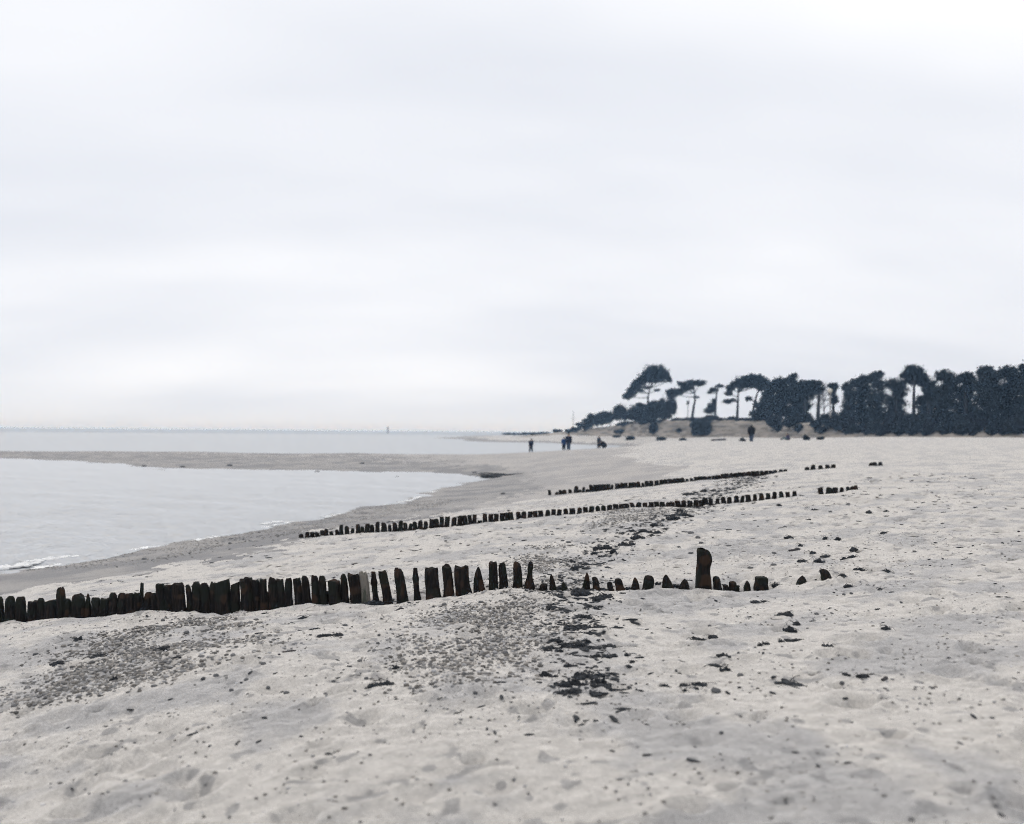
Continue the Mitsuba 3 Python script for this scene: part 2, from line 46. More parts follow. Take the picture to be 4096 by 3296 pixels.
CLUMPS=[[1.06,8.59,0.1,0.05],[1.3,8.68,0.14,0.08],[1.43,8.33,0.1,0.06],[1.53,8.5,0.12,0.07],[0.91,7.89,0.08,0.05],[1.0,7.81,0.13,0.04],[1.26,8.05,0.08,0.04],[1.32,7.91,0.08,0.05],[1.14,7.53,0.12,0.05],[1.22,7.11,0.08,0.04],[0.97,7.05,0.1,0.04],[1.07,7.08,0.09,0.04],[0.96,7.28,0.03,0.02],[0.94,6.74,0.08,0.04],[1.09,6.79,0.06,0.03],[1.04,6.54,0.04,0.04],[0.78,6.56,0.08,0.04],[0.71,6.34,0.08,0.04],[0.84,6.37,0.06,0.04],[0.89,6.38,0.06,0.04],[0.96,6.39,0.08,0.04],[0.78,6.24,0.04,0.03],[1.05,6.35,0.1,0.02],[1.18,6.39,0.09,0.03],[1.04,6.12,0.05,0.03],[1.1,6.07,0.06,0.03],[1.16,6.11,0.05,0.03],[0.61,5.67,0.06,0.04],[0.67,5.63,0.04,0.02],[0.8,5.86,0.05,0.03],[0.85,5.58,0.09,0.06],[0.7,5.37,0.08,0.05],[0.67,5.38,0.05,0.02],[0.77,5.43,0.07,0.05],[0.83,5.37,0.06,0.02],[0.91,5.39,0.05,0.05],[0.96,5.41,0.04,0.05],[0.91,5.27,0.08,0.03],[0.98,5.59,0.05,0.03],[0.66,5.16,0.08,0.03],[0.75,5.16,0.09,0.03],[0.84,5.13,0.09,0.02],[2.85,7.83,0.07,0.03],[2.92,7.81,0.04,0.02],[1.89,6.52,0.07,0.03],[2.04,6.56,0.07,0.03],[1.95,6.5,0.04,0.02],[2.31,6.24,0.03,0.03],[2.36,6.26,0.04,0.02],[1.78,5.66,0.07,0.03],[1.81,5.54,0.05,0.04],[1.92,5.91,0.06,0.03],[1.46,5.26,0.05,0.02],[1.55,5.27,0.07,0.03],[1.5,5.16,0.03,0.02],[1.42,5.13,0.02,0.02],[1.27,6.14,0.04,0.03],[1.26,5.92,0.03,0.02],[1.21,5.79,0.03,0.02],[1.33,5.27,0.04,0.02],[1.5,5.55,0.03,0.02],[2.87,7.16,0.1,0.06],[2.79,6.74,0.06,0.04],[2.65,6.52,0.06,0.05],[2.47,6.24,0.03,0.03],[2.56,6.21,0.09,0.02],[2.69,5.92,0.05,0.02],[2.43,5.09,0.03,0.02],[2.51,5.03,0.06,0.03],[3.31,6.28,0.05,0.03],[3.42,6.78,0.07,0.03],[2.07,5.08,0.11,0.01],[0.94,9.05,0.1,0.03],[1.14,9.16,0.08,0.04],[1.25,9.08,0.07,0.03],[1.29,8.73,0.1,0.05],[1.47,9.0,0.08,0.04],[1.59,8.99,0.09,0.03],[1.06,8.68,0.08,0.04],[1.85,8.94,0.06,0.03],[1.99,8.94,0.06,0.03],[2.19,9.02,0.06,0.03],[2.37,8.94,0.08,0.03],[2.52,8.86,0.05,0.02],[2.74,8.82,0.05,0.02],[3.02,8.76,0.04,0.02],[3.58,15.01,0.12,0.07],[3.74,15.03,0.08,0.06],[3.05,14.35,0.08,0.06],[3.18,14.03,0.12,0.05],[2.91,13.29,0.15,0.09],[3.19,13.55,0.08,0.05],[3.35,13.76,0.12,0.07],[2.53,12.55,0.11,0.07],[2.64,12.51,0.11,0.07],[2.1,12.28,0.12,0.08],[2.22,12.32,0.13,0.07],[2.23,11.8,0.07,0.08],[1.96,11.8,0.08,0.05],[2.04,11.55,0.1,0.03],[1.52,10.43,0.15,0.09],[1.55,11.16,0.08,0.05],[1.71,10.91,0.13,0.04],[4.16,15.89,0.17,0.11],[4.74,17.54,0.12,0.08],[4.49,16.33,0.19,0.1],[4.57,16.08,0.08,0.06],[6.73,23.87,0.25,0.08],[6.96,24.08,0.12,0.07],[7.41,24.71,0.19,0.11],[7.71,24.79,0.14,0.08],[1.29,8.79,0.09,0.05],[1.54,9.21,0.06,0.03],[4.76,11.76,0.09,0.05],[4.6,10.97,0.05,0.05],[4.5,10.34,0.08,0.04],[4.55,10.08,0.09,0.04],[4.31,9.73,0.09,0.07],[4.17,9.87,0.09,0.04],[4.62,9.72,0.07,0.05],[4.76,9.84,0.07,0.05],[4.99,10.27,0.09,0.06],[5.26,11.28,0.06,0.05],[5.11,11.34,0.06,0.06],[6.61,15.08,0.12,0.08],[6.97,16.33,0.08,0.06],[6.55,16.68,0.08,0.08],[7.05,13.93,0.08,0.06],[7.38,13.98,0.08,0.05],[6.02,11.47,0.07,0.05],[4.34,8.79,0.08,0.04],[4.08,8.71,0.04,0.04],[4.0,8.47,0.06,0.04],[3.38,8.68,0.06,0.05],[3.85,8.02,0.07,0.04],[4.0,7.7,0.04,0.04],[4.51,8.53,0.04,0.04],[-1.5,8.46,0.06,0.04],[-0.42,6.07,0.04,0.04],[-0.52,5.63,0.07,0.03],[-0.45,5.65,0.07,0.03],[-1.13,7.37,0.09,0.04],[-1.01,7.4,0.07,0.04],[-0.89,9.24,0.16,0.06],[-3.32,7.31,0.08,0.03],[-3.59,8.33,0.06,0.07],[-3.07,7.52,0.11,0.04],[-2.54,6.49,0.04,0.04],[-2.18,6.78,0.06,0.03],[-2.46,7.34,0.1,0.04],[2.5,53.86,1.28,0.29]]
STONES=[[-2.18,6.46,0.03,0.03],[-1.7,6.16,0.04,0.03],[-2.17,6.57,0.04,0.04],[-3.21,8.77,0.06,0.04],[-2.51,8.09,0.05,0.04],[-2.2,8.16,0.04,0.04],[-2.9,6.48,0.03,0.03],[-2.69,6.35,0.04,0.03],[-3.76,7.85,0.05,0.04],[-3.57,8.1,0.05,0.04],[-3.11,8.1,0.05,0.04],[-3.0,6.94,0.04,0.04],[-3.07,9.1,0.04,0.04],[-1.64,7.37,0.04,0.03],[-1.66,7.88,0.04,0.04],[-1.56,8.19,0.04,0.03],[-1.02,7.92,0.05,0.03],[-1.5,5.81,0.03,0.03],[-1.27,5.87,0.03,0.02],[-0.84,5.59,0.03,0.02],[-0.64,7.2,0.03,0.03],[-0.6,5.82,0.03,0.03],[-0.62,6.88,0.03,0.03],[-1.54,6.47,0.03,0.03],[-1.41,6.34,0.04,0.03],[-1.11,5.69,0.04,0.03],[-1.45,6.01,0.03,0.02],[-0.83,5.88,0.03,0.02],[0.47,5.75,0.03,0.02],[0.07,5.62,0.03,0.02],[0.32,6.65,0.04,0.03],[0.39,6.54,0.04,0.03],[0.38,6.3,0.04,0.02],[0.1,6.7,0.04,0.03],[-0.11,8.59,0.05,0.04],[-0.12,5.37,0.03,0.02],[1.6,8.09,0.04,0.04],[0.26,8.49,0.05,0.04],[0.59,7.91,0.04,0.04],[0.13,5.24,0.03,0.02],[1.6,5.08,0.06,0.04],[1.52,5.71,0.02,0.02],[2.07,6.04,0.02,0.02],[2.18,5.84,0.02,0.02],[2.11,6.87,0.03,0.03],[1.86,5.39,0.04,0.02],[2.6,5.64,0.04,0.04],[2.32,4.92,0.03,0.02],[4.0,7.7,0.04,0.03],[3.72,7.7,0.03,0.03],[3.12,7.09,0.04,0.03],[3.04,6.21,0.03,0.02],[3.65,7.7,0.03,0.02],[3.8,13.39,0.1,0.07],[3.71,12.69,0.08,0.06],[3.62,12.21,0.07,0.05],[3.23,12.0,0.05,0.04],[3.19,11.24,0.07,0.04],[1.79,14.0,0.07,0.05],[1.85,13.71,0.09,0.05],[1.74,15.03,0.07,0.04],[1.81,10.49,0.05,0.04],[5.77,23.02,0.1,0.07],[7.58,15.81,0.08,0.06],[6.73,14.72,0.06,0.05],[3.54,9.89,0.08,0.03],[3.8,9.84,0.08,0.04],[3.84,11.61,0.07,0.03],[4.11,10.63,0.06,0.04],[-24.39,67.45,0.36,0.22],[-21.11,66.3,0.36,0.22],[-17.98,68.04,0.45,0.25],[-5.49,20.89,0.1,0.07],[-6.67,18.54,0.1,0.06],[-3.88,55.18,0.41,0.2],[2.04,36.61,0.2,0.14],[-7.88,70.93,0.41,0.23],[1.27,58.93,0.34,0.15]]
STICKS=[[-1.3,6.74,0.11,0.02],[-0.57,8.62,0.09,0.03],[2.6,4.95,0.06,0.03],[4.39,10.65,0.19,0.05],[-9.83,60.17,0.37,0.15]]
SHRUBS=[[36.37,269.39,3.24,1.36,0.63],[37.79,264.52,3.77,1.84,0.92],[39.61,257.82,5.03,2.3,1.4],[41.58,257.45,6.05,2.24,1.5],[42.63,253.19,6.76,2.7,1.96],[43.76,248.32,7.44,2.65,1.83],[44.57,244.67,7.53,2.37,1.9],[46.28,236.15,8.65,2.38,2.38],[48.26,225.7,8.13,2.54,2.54],[49.72,216.43,7.53,2.43,2.18],[51.66,208.66,8.93,2.34,3.03],[53.18,205.69,10.08,1.43,2.87],[50.32,211.79,9.62,1.97,1.85],[49.01,221.06,10.09,1.71,0.94],[55.92,200.0,6.31,1.74,0.46],[57.85,195.68,5.76,2.08,1.14],[59.42,191.89,6.49,1.49,0.74],[60.69,188.64,6.08,1.1,0.33],[61.79,185.66,6.42,0.9,0.36],[63.09,181.88,6.09,1.59,0.28],[49.28,207.29,4.27,1.37,1.69],[57.07,189.82,3.89,2.5,1.69],[57.62,188.47,2.63,1.1,0.88],[52.84,206.39,5.23,0.56,0.72],[45.65,230.48,3.24,1.88,0.58],[53.45,198.21,3.53,1.15,0.5],[47.22,231.5,5.39,2.69,0.63],[64.2,177.82,5.62,1.03,0.69],[64.83,175.17,6.99,2.04,1.53],[64.11,165.95,5.49,1.61,1.45],[65.08,160.04,5.43,1.55,1.24],[67.77,159.85,6.09,1.7,1.39],[66.72,151.89,4.75,1.18,1.06],[67.52,148.2,5.32,1.58,1.44],[68.09,145.2,4.42,1.13,0.96],[68.58,142.2,4.41,1.65,1.38],[69.1,138.28,3.9,1.61,1.18],[69.48,134.59,4.11,1.56,1.3],[69.8,130.77,4.23,1.52,1.32],[70.22,127.12,4.09,1.48,1.18],[70.5,123.47,4.33,1.44,1.32],[70.66,119.81,4.07,1.39,1.11],[70.68,116.16,4.17,1.35,1.24],[70.78,112.45,4.04,1.42,1.2],[71.15,109.41,4.14,1.38,1.23],[71.41,106.37,4.03,1.44,1.13],[71.54,103.32,4.12,1.4,1.2],[71.65,100.73,4.01,1.37,1.17],[54.39,203.25,6.22,1.42,0.39],[55.79,200.27,6.19,1.4,0.39],[57.14,197.3,6.16,1.38,0.38],[58.42,194.32,6.14,1.36,0.38],[59.64,191.35,6.11,1.33,0.37],[60.79,188.37,6.08,1.31,0.36],[61.88,185.39,6.05,1.29,0.36],[62.91,182.42,6.02,1.27,0.35],[63.83,179.3,5.99,1.25,0.35],[49.56,217.59,5.67,1.77,0.63],[50.53,210.83,5.62,1.72,0.61],[52.24,207.58,5.6,1.69,0.6],[53.87,204.33,5.58,1.66,0.59],[57.07,189.82,4.27,2.94,2.13],[55.96,192.53,3.43,1.49,1.12],[64.53,163.58,4.0,0.95,0.89],[65.48,157.09,4.15,1.03,0.79],[67.23,149.58,3.84,0.87,0.75],[69.36,153.62,5.76,1.73,1.25],[70.2,149.7,5.72,1.68,1.22],[70.9,145.78,5.67,1.64,1.19],[71.48,141.86,5.63,1.59,1.15],[71.92,137.94,5.58,1.55,1.12],[72.36,134.26,5.53,1.51,1.09],[72.8,130.81,5.49,1.47,1.06],[73.13,127.36,5.44,1.43,1.04],[73.34,123.91,5.4,1.39,1.01],[73.43,120.46,5.35,1.35,0.98],[73.56,117.26,5.31,1.32,0.95],[73.98,114.67,5.28,1.29,0.93],[74.31,112.08,5.25,1.26,0.91],[74.55,109.5,5.21,1.23,0.89],[74.7,106.91,5.18,1.2,0.87],[74.96,104.59,5.15,1.18,0.85],[68.78,140.82,3.79,1.53,1.15],[69.31,136.44,3.79,1.48,1.11],[69.67,132.06,3.78,1.43,1.07],[70.11,128.13,3.78,1.39,1.04],[70.45,124.28,3.78,1.35,1.01],[70.64,120.42,3.78,1.31,0.98],[70.69,116.57,3.77,1.26,0.95],[70.71,112.91,3.77,1.22,0.92],[71.08,110.02,3.77,1.19,0.9],[71.35,107.13,3.77,1.16,0.87],[71.51,104.23,3.77,1.13,0.85],[71.57,101.37,3.76,1.1,0.82]]
TUFTS=[[42.89,205.38,1.59,1.72],[45.4,184.15,1.65,1.32],[42.6,247.61,1.48,1.18],[34.93,100.98,0.48,0.6],[42.37,221.25,1.85,1.06],[41.79,98.05,0.47,1.05],[47.25,172.72,0.93,0.82],[48.97,110.3,0.66,0.53]]
FAR_BUSHES=[[28.67,420.0,1.2,6.01,1.1],[32.04,330.0,1.67,2.76,1.02],[34.82,330.0,1.97,2.36,0.79],[36.17,300.0,2.75,1.61,1.22],[35.22,420.0,1.46,2.0,1.0]]
TREES=[["pine",[[50.64,220.43,6.84],[50.69,219.96,10.72],[50.64,220.19,12.89],[51.05,217.18,16.18]],[[51.49,215.07,18.82,3.33,1.75],[50.83,220.53,17.89,2.35,1.62],[52.76,211.56,17.55,1.84,1.64],[53.91,210.24,16.44,0.69,0.73],[50.16,225.38,17.09,1.66,1.4],[49.46,229.4,16.06,1.6,1.51],[49.38,225.91,16.44,1.75,1.31],[48.63,230.81,14.4,1.61,1.34],[47.99,233.66,13.2,1.54,1.0],[50.3,222.02,15.06,1.72,0.39],[49.74,224.44,14.29,0.96,0.39],[51.74,214.23,14.04,0.91,0.33],[51.57,215.36,16.93,2.5,1.04]]],["pine",[[57.31,201.81,6.82],[57.6,201.16,9.39],[57.94,200.41,11.35],[57.61,201.11,13.75]],[[57.32,200.11,15.08,2.91,0.78],[58.7,199.35,15.17,1.47,0.66],[55.73,205.34,15.24,1.27,0.56],[56.11,202.26,13.99,1.76,0.78],[55.34,206.15,13.37,1.92,0.8],[54.14,207.08,13.03,2.21,0.96],[57.82,200.44,11.74,1.01,0.23]]],["thin",[[58.1,208.11,7.13],[58.14,208.0,10.0],[58.29,207.68,11.63]],[[58.1,207.87,10.61,0.4,0.4]]],["bush",[[60.04,193.89,6.53],[60.03,193.89,8.82]],[[60.01,194.46,9.03,0.98,1.43],[59.59,194.74,8.38,1.28,0.68],[60.17,193.1,10.41,0.45,0.67]]],["pine",[[62.24,199.08,6.83],[62.35,198.81,10.16],[62.57,198.26,13.67]],[[62.93,197.54,14.34,1.22,0.42],[62.16,200.16,13.56,1.24,0.5],[61.45,200.47,12.89,0.78,0.31]]],["pine",[[63.81,187.77,6.47],[63.94,187.39,9.8],[63.99,187.23,13.51]],[[64.64,181.63,14.3,3.52,1.41],[64.6,184.66,14.84,2.15,1.14],[64.19,188.95,14.27,1.65,0.81],[65.9,184.14,15.49,1.78,0.86],[66.2,180.87,15.07,1.75,0.98],[66.71,179.3,14.02,1.04,1.25],[63.2,190.56,13.48,1.11,0.81],[62.73,190.29,12.22,0.92,0.52],[62.41,189.87,10.39,1.32,0.48],[63.38,189.35,10.69,0.92,0.29],[64.45,186.39,14.02,2.53,0.72]]],["pine",[[66.21,184.41,6.26],[66.38,183.77,9.71],[66.89,181.76,13.26]],[[65.8,185.4,10.86,0.86,0.5],[66.77,180.43,13.36,1.57,0.87],[67.39,179.17,13.66,1.39,1.39]]],["broad",[[65.24,173.4,5.58],[65.29,173.1,9.01],[65.42,172.51,11.73]],[[65.38,172.42,10.7,1.67,1.67],[64.71,173.89,8.68,1.68,1.68],[65.61,169.4,9.24,1.97,1.8],[65.56,171.52,12.37,1.33,1.33],[65.97,174.43,7.16,2.53,1.35]]],["broad",[[67.49,171.08,5.58],[67.54,170.79,10.32],[67.59,170.49,13.36]],[[67.59,171.37,13.75,1.83,1.2],[66.8,172.93,13.31,1.34,1.14],[67.49,168.51,11.91,1.96,1.63],[67.42,170.92,9.98,1.99,1.82],[67.29,168.84,7.73,1.96,1.64]]],["broad",[[69.1,168.66,5.57],[69.13,168.48,10.25],[69.14,168.36,13.93]],[[68.94,167.86,14.83,0.91,0.59],[68.95,169.58,14.0,1.48,0.99],[68.73,166.53,12.16,1.61,1.61],[69.32,167.12,9.87,1.94,1.94]]],["broad",[[67.83,159.62,5.45],[67.83,159.62,8.94],[67.89,159.39,11.79]],[[67.53,159.68,12.37,1.48,1.11],[68.56,158.3,12.53,1.29,0.86],[68.34,160.04,10.87,1.86,1.4],[67.82,161.51,8.52,2.03,1.88],[67.6,162.98,6.78,2.21,1.26]]],["broad",[[69.69,157.93,5.45],[69.75,157.7,8.9],[69.81,157.47,12.03]],[[69.66,157.48,12.72,0.85,0.61],[69.99,157.5,11.78,0.79,0.73],[69.39,158.35,11.28,0.86,0.61]]],["bare",[[70.45,160.39,5.8],[70.51,160.16,8.35],[70.64,159.7,10.57],[70.7,159.47,11.83]],[]],["bare",[[72.4,161.08,5.83],[72.38,161.17,8.72],[72.28,161.54,11.31],[72.52,160.62,12.39]],[]],["broad",[[71.2,154.55,5.43],[71.2,154.55,8.81],[71.2,154.55,11.59]],[[71.3,154.56,12.14,1.02,0.66],[71.02,154.48,10.97,0.84,1.08],[71.21,154.22,9.42,0.9,0.84]]],["broad",[[70.67,147.16,5.34],[70.67,147.16,8.57],[70.63,147.39,11.22]],[[70.14,146.68,11.42,1.02,1.02],[70.39,145.96,9.98,1.36,1.56],[71.42,148.72,8.03,1.58,1.44],[70.17,146.43,6.49,1.7,1.13]]],["broad",[[72.28,145.24,5.33],[72.29,145.24,8.81],[72.26,145.47,11.73]],[[72.23,147.57,12.28,1.2,0.91],[72.59,145.23,12.65,1.41,1.01],[72.74,145.85,10.59,1.75,1.7],[72.24,145.15,8.23,1.83,1.69],[72.49,145.36,6.35,1.69,1.13]]],["broad",[[72.39,139.4,5.27],[72.4,139.4,8.61],[72.35,139.86,11.71]],[[71.74,139.52,13.13,1.08,0.7],[72.16,138.38,13.43,0.59,0.38],[71.78,140.72,12.59,1.14,0.82],[71.86,138.36,11.48,1.34,1.23],[71.54,138.3,9.12,1.74,1.66],[71.49,138.77,6.78,1.88,1.48]]],["broad",[[74.0,137.06,5.26],[74.01,137.06,8.55],[74.02,137.06,11.02]],[[74.04,137.62,11.47,1.33,1.12],[73.58,135.21,10.38,1.44,1.31],[74.96,138.82,8.62,1.75,1.61],[74.35,138.22,6.52,1.87,1.34]]],["pine",[[73.49,130.59,5.18],[73.5,130.59,8.84],[73.53,130.39,12.5]],[[73.6,130.74,13.32,1.57,0.91],[73.63,132.77,12.66,1.16,0.77],[73.34,127.92,12.21,1.12,0.79],[74.42,131.72,11.81,1.53,0.77],[73.56,133.64,11.64,0.78,0.47]]],["broad",[[74.97,128.94,5.17],[74.98,128.94,8.28],[74.99,128.94,10.61]],[[75.46,129.75,10.92,1.51,1.13],[75.03,127.65,9.52,1.48,1.36],[75.74,131.19,8.1,1.78,1.52],[75.61,130.04,6.24,1.89,1.26]]],["broad",[[73.41,121.47,5.07],[73.42,121.47,8.01],[73.42,121.88,10.96]],[[73.77,122.46,11.99,1.42,0.95],[74.21,121.09,11.17,1.17,0.94],[73.79,122.08,9.75,1.77,1.42],[73.06,120.87,7.49,1.76,1.52],[73.55,122.12,5.82,1.77,0.95]]],["broad",[[74.87,118.95,5.06],[74.88,118.95,7.93],[74.89,118.95,10.81]],[[74.15,117.77,11.33,1.48,0.96],[74.46,116.72,10.21,1.24,1.13],[75.47,120.27,9.2,1.75,1.4],[75.74,120.32,7.02,1.86,1.52]]],["broad",[[74.2,113.0,4.99],[74.21,113.0,7.72],[74.22,113.0,10.69]],[[75.31,115.0,12.1,1.34,0.89],[75.14,112.94,11.27,1.2,0.92],[74.36,113.21,10.02,1.75,1.32],[72.84,110.9,7.86,1.83,1.5],[74.17,112.94,5.9,1.86,1.09]]],["broad",[[75.95,111.04,4.98],[75.96,111.04,7.67],[75.98,111.04,10.59]],[[77.21,112.84,11.86,1.53,0.98],[76.81,110.55,10.8,1.28,1.07],[75.92,110.96,9.47,1.83,1.4],[75.8,110.8,7.22,1.93,1.61],[75.05,109.38,5.62,1.7,0.85]]],["broad",[[75.57,106.23,4.92],[75.59,106.23,7.5],[75.6,106.23,10.3]],[[74.61,105.13,11.72,1.43,0.92],[74.44,103.67,10.35,1.41,1.1],[77.1,108.35,8.91,1.89,1.47],[76.12,106.98,6.67,1.87,1.55]]]]
SHINGLE=[[[-3.07,6.36],[-3.19,6.63],[-3.27,7.46],[-3.24,8.14],[-3.14,8.76],[-2.8,8.97],[-2.42,8.97],[-1.76,6.7],[-1.89,6.41],[-2.23,6.5],[-2.42,6.31],[-2.72,6.39],[-2.88,6.25]],[[-0.06,7.87],[0.28,8.47],[0.55,8.73],[0.85,8.3],[0.86,7.72],[0.72,7.03],[0.49,6.58],[0.4,6.17],[0.12,5.84],[-0.04,5.51],[-0.19,5.55],[-0.21,6.19],[-0.09,6.78]],[[0.66,8.86],[0.99,8.73],[1.25,8.83],[1.44,11.12],[1.52,14.17],[1.2,13.27],[0.93,10.91]],[[2.58,15.97],[3.49,19.29],[3.94,19.63],[4.57,19.02],[4.41,16.94],[3.98,15.92],[3.51,15.59],[3.27,15.92],[2.84,15.67]]]
TRAIL=[[0.85,5.01],[0.86,5.37],[0.96,6.19],[1.07,7.26],[1.14,8.45],[1.55,10.69],[2.15,12.23],[2.89,13.81],[3.71,15.72],[5.02,18.15],[6.2,20.85],[8.83,26.12],[11.62,33.05]]
EXTRA_CLUMPS=[]

# ---------------------------------------------------------------- materials
def bsdf(key, color, rough=0.85, spec=0.3, bump=None, scale=0.01, eps=1e-3, two=True):
    m = {'type': 'principled', 'base_color': color if isinstance(color, dict) else {'type': 'rgb', 'value': list(color)}, 'roughness': rough, 'specular': spec}
    if two:
        m = {'type': 'twosided', 'bsdf': m}
    if bump is not None:
        m = {'type': 'bumpmap', 'arbitrary': proc(bump, eps), 'scale': scale, 'bsdf': m}
    scene[key] = m


def grit(p, k):
    """Sand and gravel grains of several sizes, each with a tone of its own."""
    return 0.5 * cell_rand(p.x * 150 * k, p.y * 150 * k) + 0.3 * voronoi(p.x * 70 * k, p.y * 70 * k)[2] + 0.2 * noise(p.x * 24 * k, p.y * 24 * k, 1.0)


def dry_sand(p, n, uv):
    patch = fbm(p.x * 1.9, p.y * 1.9, 4.0, octaves=5)
    spot = fbm(p.x * 9 + 7, p.y * 9, 2.0, octaves=2)
    c = mix((0.398, 0.385, 0.370), (0.305, 0.302, 0.304), smoothstep(0.44, 0.66, patch))
    c = mix(c, (0.19, 0.19, 0.195), 0.7 * smoothstep(0.70, 0.80, spot))  # grey mottles put the shade of footprint dimples into the sand colour
    return c * (0.70 + 0.60 * grit(p, 1.0))


def damp_sand(p, n, uv):
    patch = fbm(p.x * 0.8, p.y * 0.8, 6.0, octaves=4)
    return mix((0.285, 0.275, 0.268), (0.235, 0.23, 0.232), smoothstep(0.38, 0.66, patch)) * (0.74 + 0.52 * grit(p, 0.5))


def wet_sand(p, n, uv):
    patch = fbm(p.x * 0.9, p.y * 0.9, 2.0, octaves=4)
    return mix((0.222, 0.216, 0.214), (0.155, 0.155, 0.162), smoothstep(0.35, 0.68, patch)) * (0.74 + 0.52 * grit(p, 0.6))


bsdf('m_dry_sand', proc(dry_sand), 0.95, 0.15, lambda p, n, uv: fbm(p.x * 13, p.y * 13, 1.0, octaves=4), 0.022)
bsdf('m_damp_sand', proc(damp_sand), 0.9, 0.2, lambda p, n, uv: fbm(p.x * 10, p.y * 10, 1.0, octaves=3), 0.01)
bsdf('m_wet_sand', proc(wet_sand), 0.7, 0.3, lambda p, n, uv: fbm(p.x * 9, p.y * 9, 1.0, octaves=3), 0.008)
bsdf('m_pebble', {'type': 'mesh_attribute', 'name': 'vertex_color'}, 0.8, 0.3)
bsdf('m_stone', proc(lambda p, n, uv: mix((0.05, 0.055, 0.062), (0.12, 0.12, 0.125), fbm(p.x * 25, p.y * 25, p.z * 25))), 0.7, 0.3)
bsdf('m_wrack', proc(lambda p, n, uv: mix((0.010, 0.013, 0.018), (0.032, 0.036, 0.042), smoothstep(0.4, 0.75, fbm(p.x * 40, p.y * 40, p.z * 40)))), 0.75, 0.3)


def timber(p, n, uv):
    g = fbm(p.x * 75, p.y * 75, p.z * 5, octaves=3)
    c = mix((0.005, 0.0045, 0.0045), (0.018, 0.0125, 0.010), smoothstep(0.42, 0.72, g))
    c = mix(c, (0.036, 0.020, 0.012), 0.75 * smoothstep(0.60, 0.76, noise(p.x * 14 + 5, p.y * 14, p.z * 9)))
    return mix(c, (0.009, 0.012, 0.009), 0.8 * smoothstep(0.55, 0.65, noise(p.x * 11, p.y * 11, p.z * 8)))


grain_bump = lambda p, n, uv: fbm(p.x * 90, p.y * 90, p.z * 7, octaves=3)
bsdf('m_timber', proc(timber), 0.9, 0.2, grain_bump, 0.006)
bsdf('m_pale_timber', proc(lambda p, n, uv: mix((0.17, 0.155, 0.14), (0.06, 0.066, 0.052), smoothstep(0.5, 0.72, fbm(p.x * 40, p.y * 40, p.z * 6)))), 0.9, 0.2, grain_bump, 0.005)
bsdf('m_driftwood', proc(lambda p, n, uv: mix((0.035, 0.034, 0.04), (0.075, 0.07, 0.072), fbm(p.x * 60, p.y * 60, p.z * 60))), 0.85, 0.2)
ripple = lambda p, n, uv: 0.55 * fbm(p.x * 1.6 + p.y * 0.9, p.y * 2.6 - p.x * 0.8, 0.0, octaves=3) + 0.25 * fbm(p.x * 6, p.y * 9, 3.0, octaves=2)
bsdf('m_lagoon', (0.305, 0.322, 0.345), 0.13, 0.5, ripple, 0.19, 0.02)
bsdf('m_sea', (0.26, 0.278, 0.30), 0.2, 0.5, ripple, 0.20, 0.02)
bsdf('m_open_sea', (0.235, 0.255, 0.285), 0.5, 0.5)
bsdf('m_foam', (0.62, 0.63, 0.64), 0.9, 0.2)
bsdf('m_cliff', proc(lambda p, n, uv: mix((0.27, 0.245, 0.22), (0.14, 0.132, 0.125), smoothstep(0.36, 0.66, fbm(p.x * 0.55 + p.y * 0.3, p.y * 0.4, p.z * 2.2, octaves=4)))), 0.95, 0.15)
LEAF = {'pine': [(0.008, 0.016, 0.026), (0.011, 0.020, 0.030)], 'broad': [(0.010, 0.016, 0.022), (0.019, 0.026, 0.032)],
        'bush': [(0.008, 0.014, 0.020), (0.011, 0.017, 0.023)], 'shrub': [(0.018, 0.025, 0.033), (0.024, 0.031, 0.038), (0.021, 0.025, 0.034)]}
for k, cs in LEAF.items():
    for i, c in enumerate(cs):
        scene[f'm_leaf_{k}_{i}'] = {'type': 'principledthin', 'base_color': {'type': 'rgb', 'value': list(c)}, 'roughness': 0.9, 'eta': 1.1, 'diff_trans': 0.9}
bsdf('m_bark', proc(lambda p, n, uv: mix((0.018, 0.019, 0.022), (0.038, 0.037, 0.039), fbm(p.x * 6, p.y * 6, p.z * 1.5))), 0.95, 0.1)
bsdf('m_pale_bark', (0.20, 0.19, 0.20), 0.9, 0.1)
bsdf('m_pale_paint', (0.62, 0.58, 0.50), 0.5, 0.4)
bsdf('m_grey_paint', (0.30, 0.29, 0.28), 0.6, 0.4)
bsdf('m_dark_metal', (0.06, 0.065, 0.07), 0.6, 0.4)
bsdf('m_skin', (0.42, 0.28, 0.21), 0.6, 0.3)
bsdf('m_hair', (0.025, 0.018, 0.014), 0.7, 0.3)
bsdf('m_shoe', (0.02, 0.02, 0.022), 0.7, 0.3)
CLOTH = {'black': (0.006, 0.006, 0.008), 'navy': (0.010, 0.013, 0.030), 'blue': (0.012, 0.045, 0.14), 'jeans': (0.045, 0.062, 0.10), 'grey': (0.10, 0.105, 0.115),
         'slate': (0.035, 0.045, 0.062), 'teal': (0.06, 0.09, 0.10), 'purple': (0.035, 0.03, 0.065)}
for k, c in CLOTH.items():
    bsdf('m_cloth_' + k, c, 0.9, 0.15)


# ---------------------------------------------------------------- helpers
def free(key):
    if key not in used:
        used.add(key)
        return key
    for i in range(1, 2000):
        if f'{key}_{i:03d}' not in used:
            used.add(f'{key}_{i:03d}')
            return f'{key}_{i:03d}'


used = set()


def rank(n):
    return f'{n}{"th" if 10 < n % 100 < 14 else {1: "st", 2: "nd", 3: "rd"}.get(n % 10, "th")}'




def thing(name, label, cat, group=None):
    key = free(name)
    labels[key] = {'label': label, 'category': cat}
    if group:
        labels[key]['group'] = group
    return key


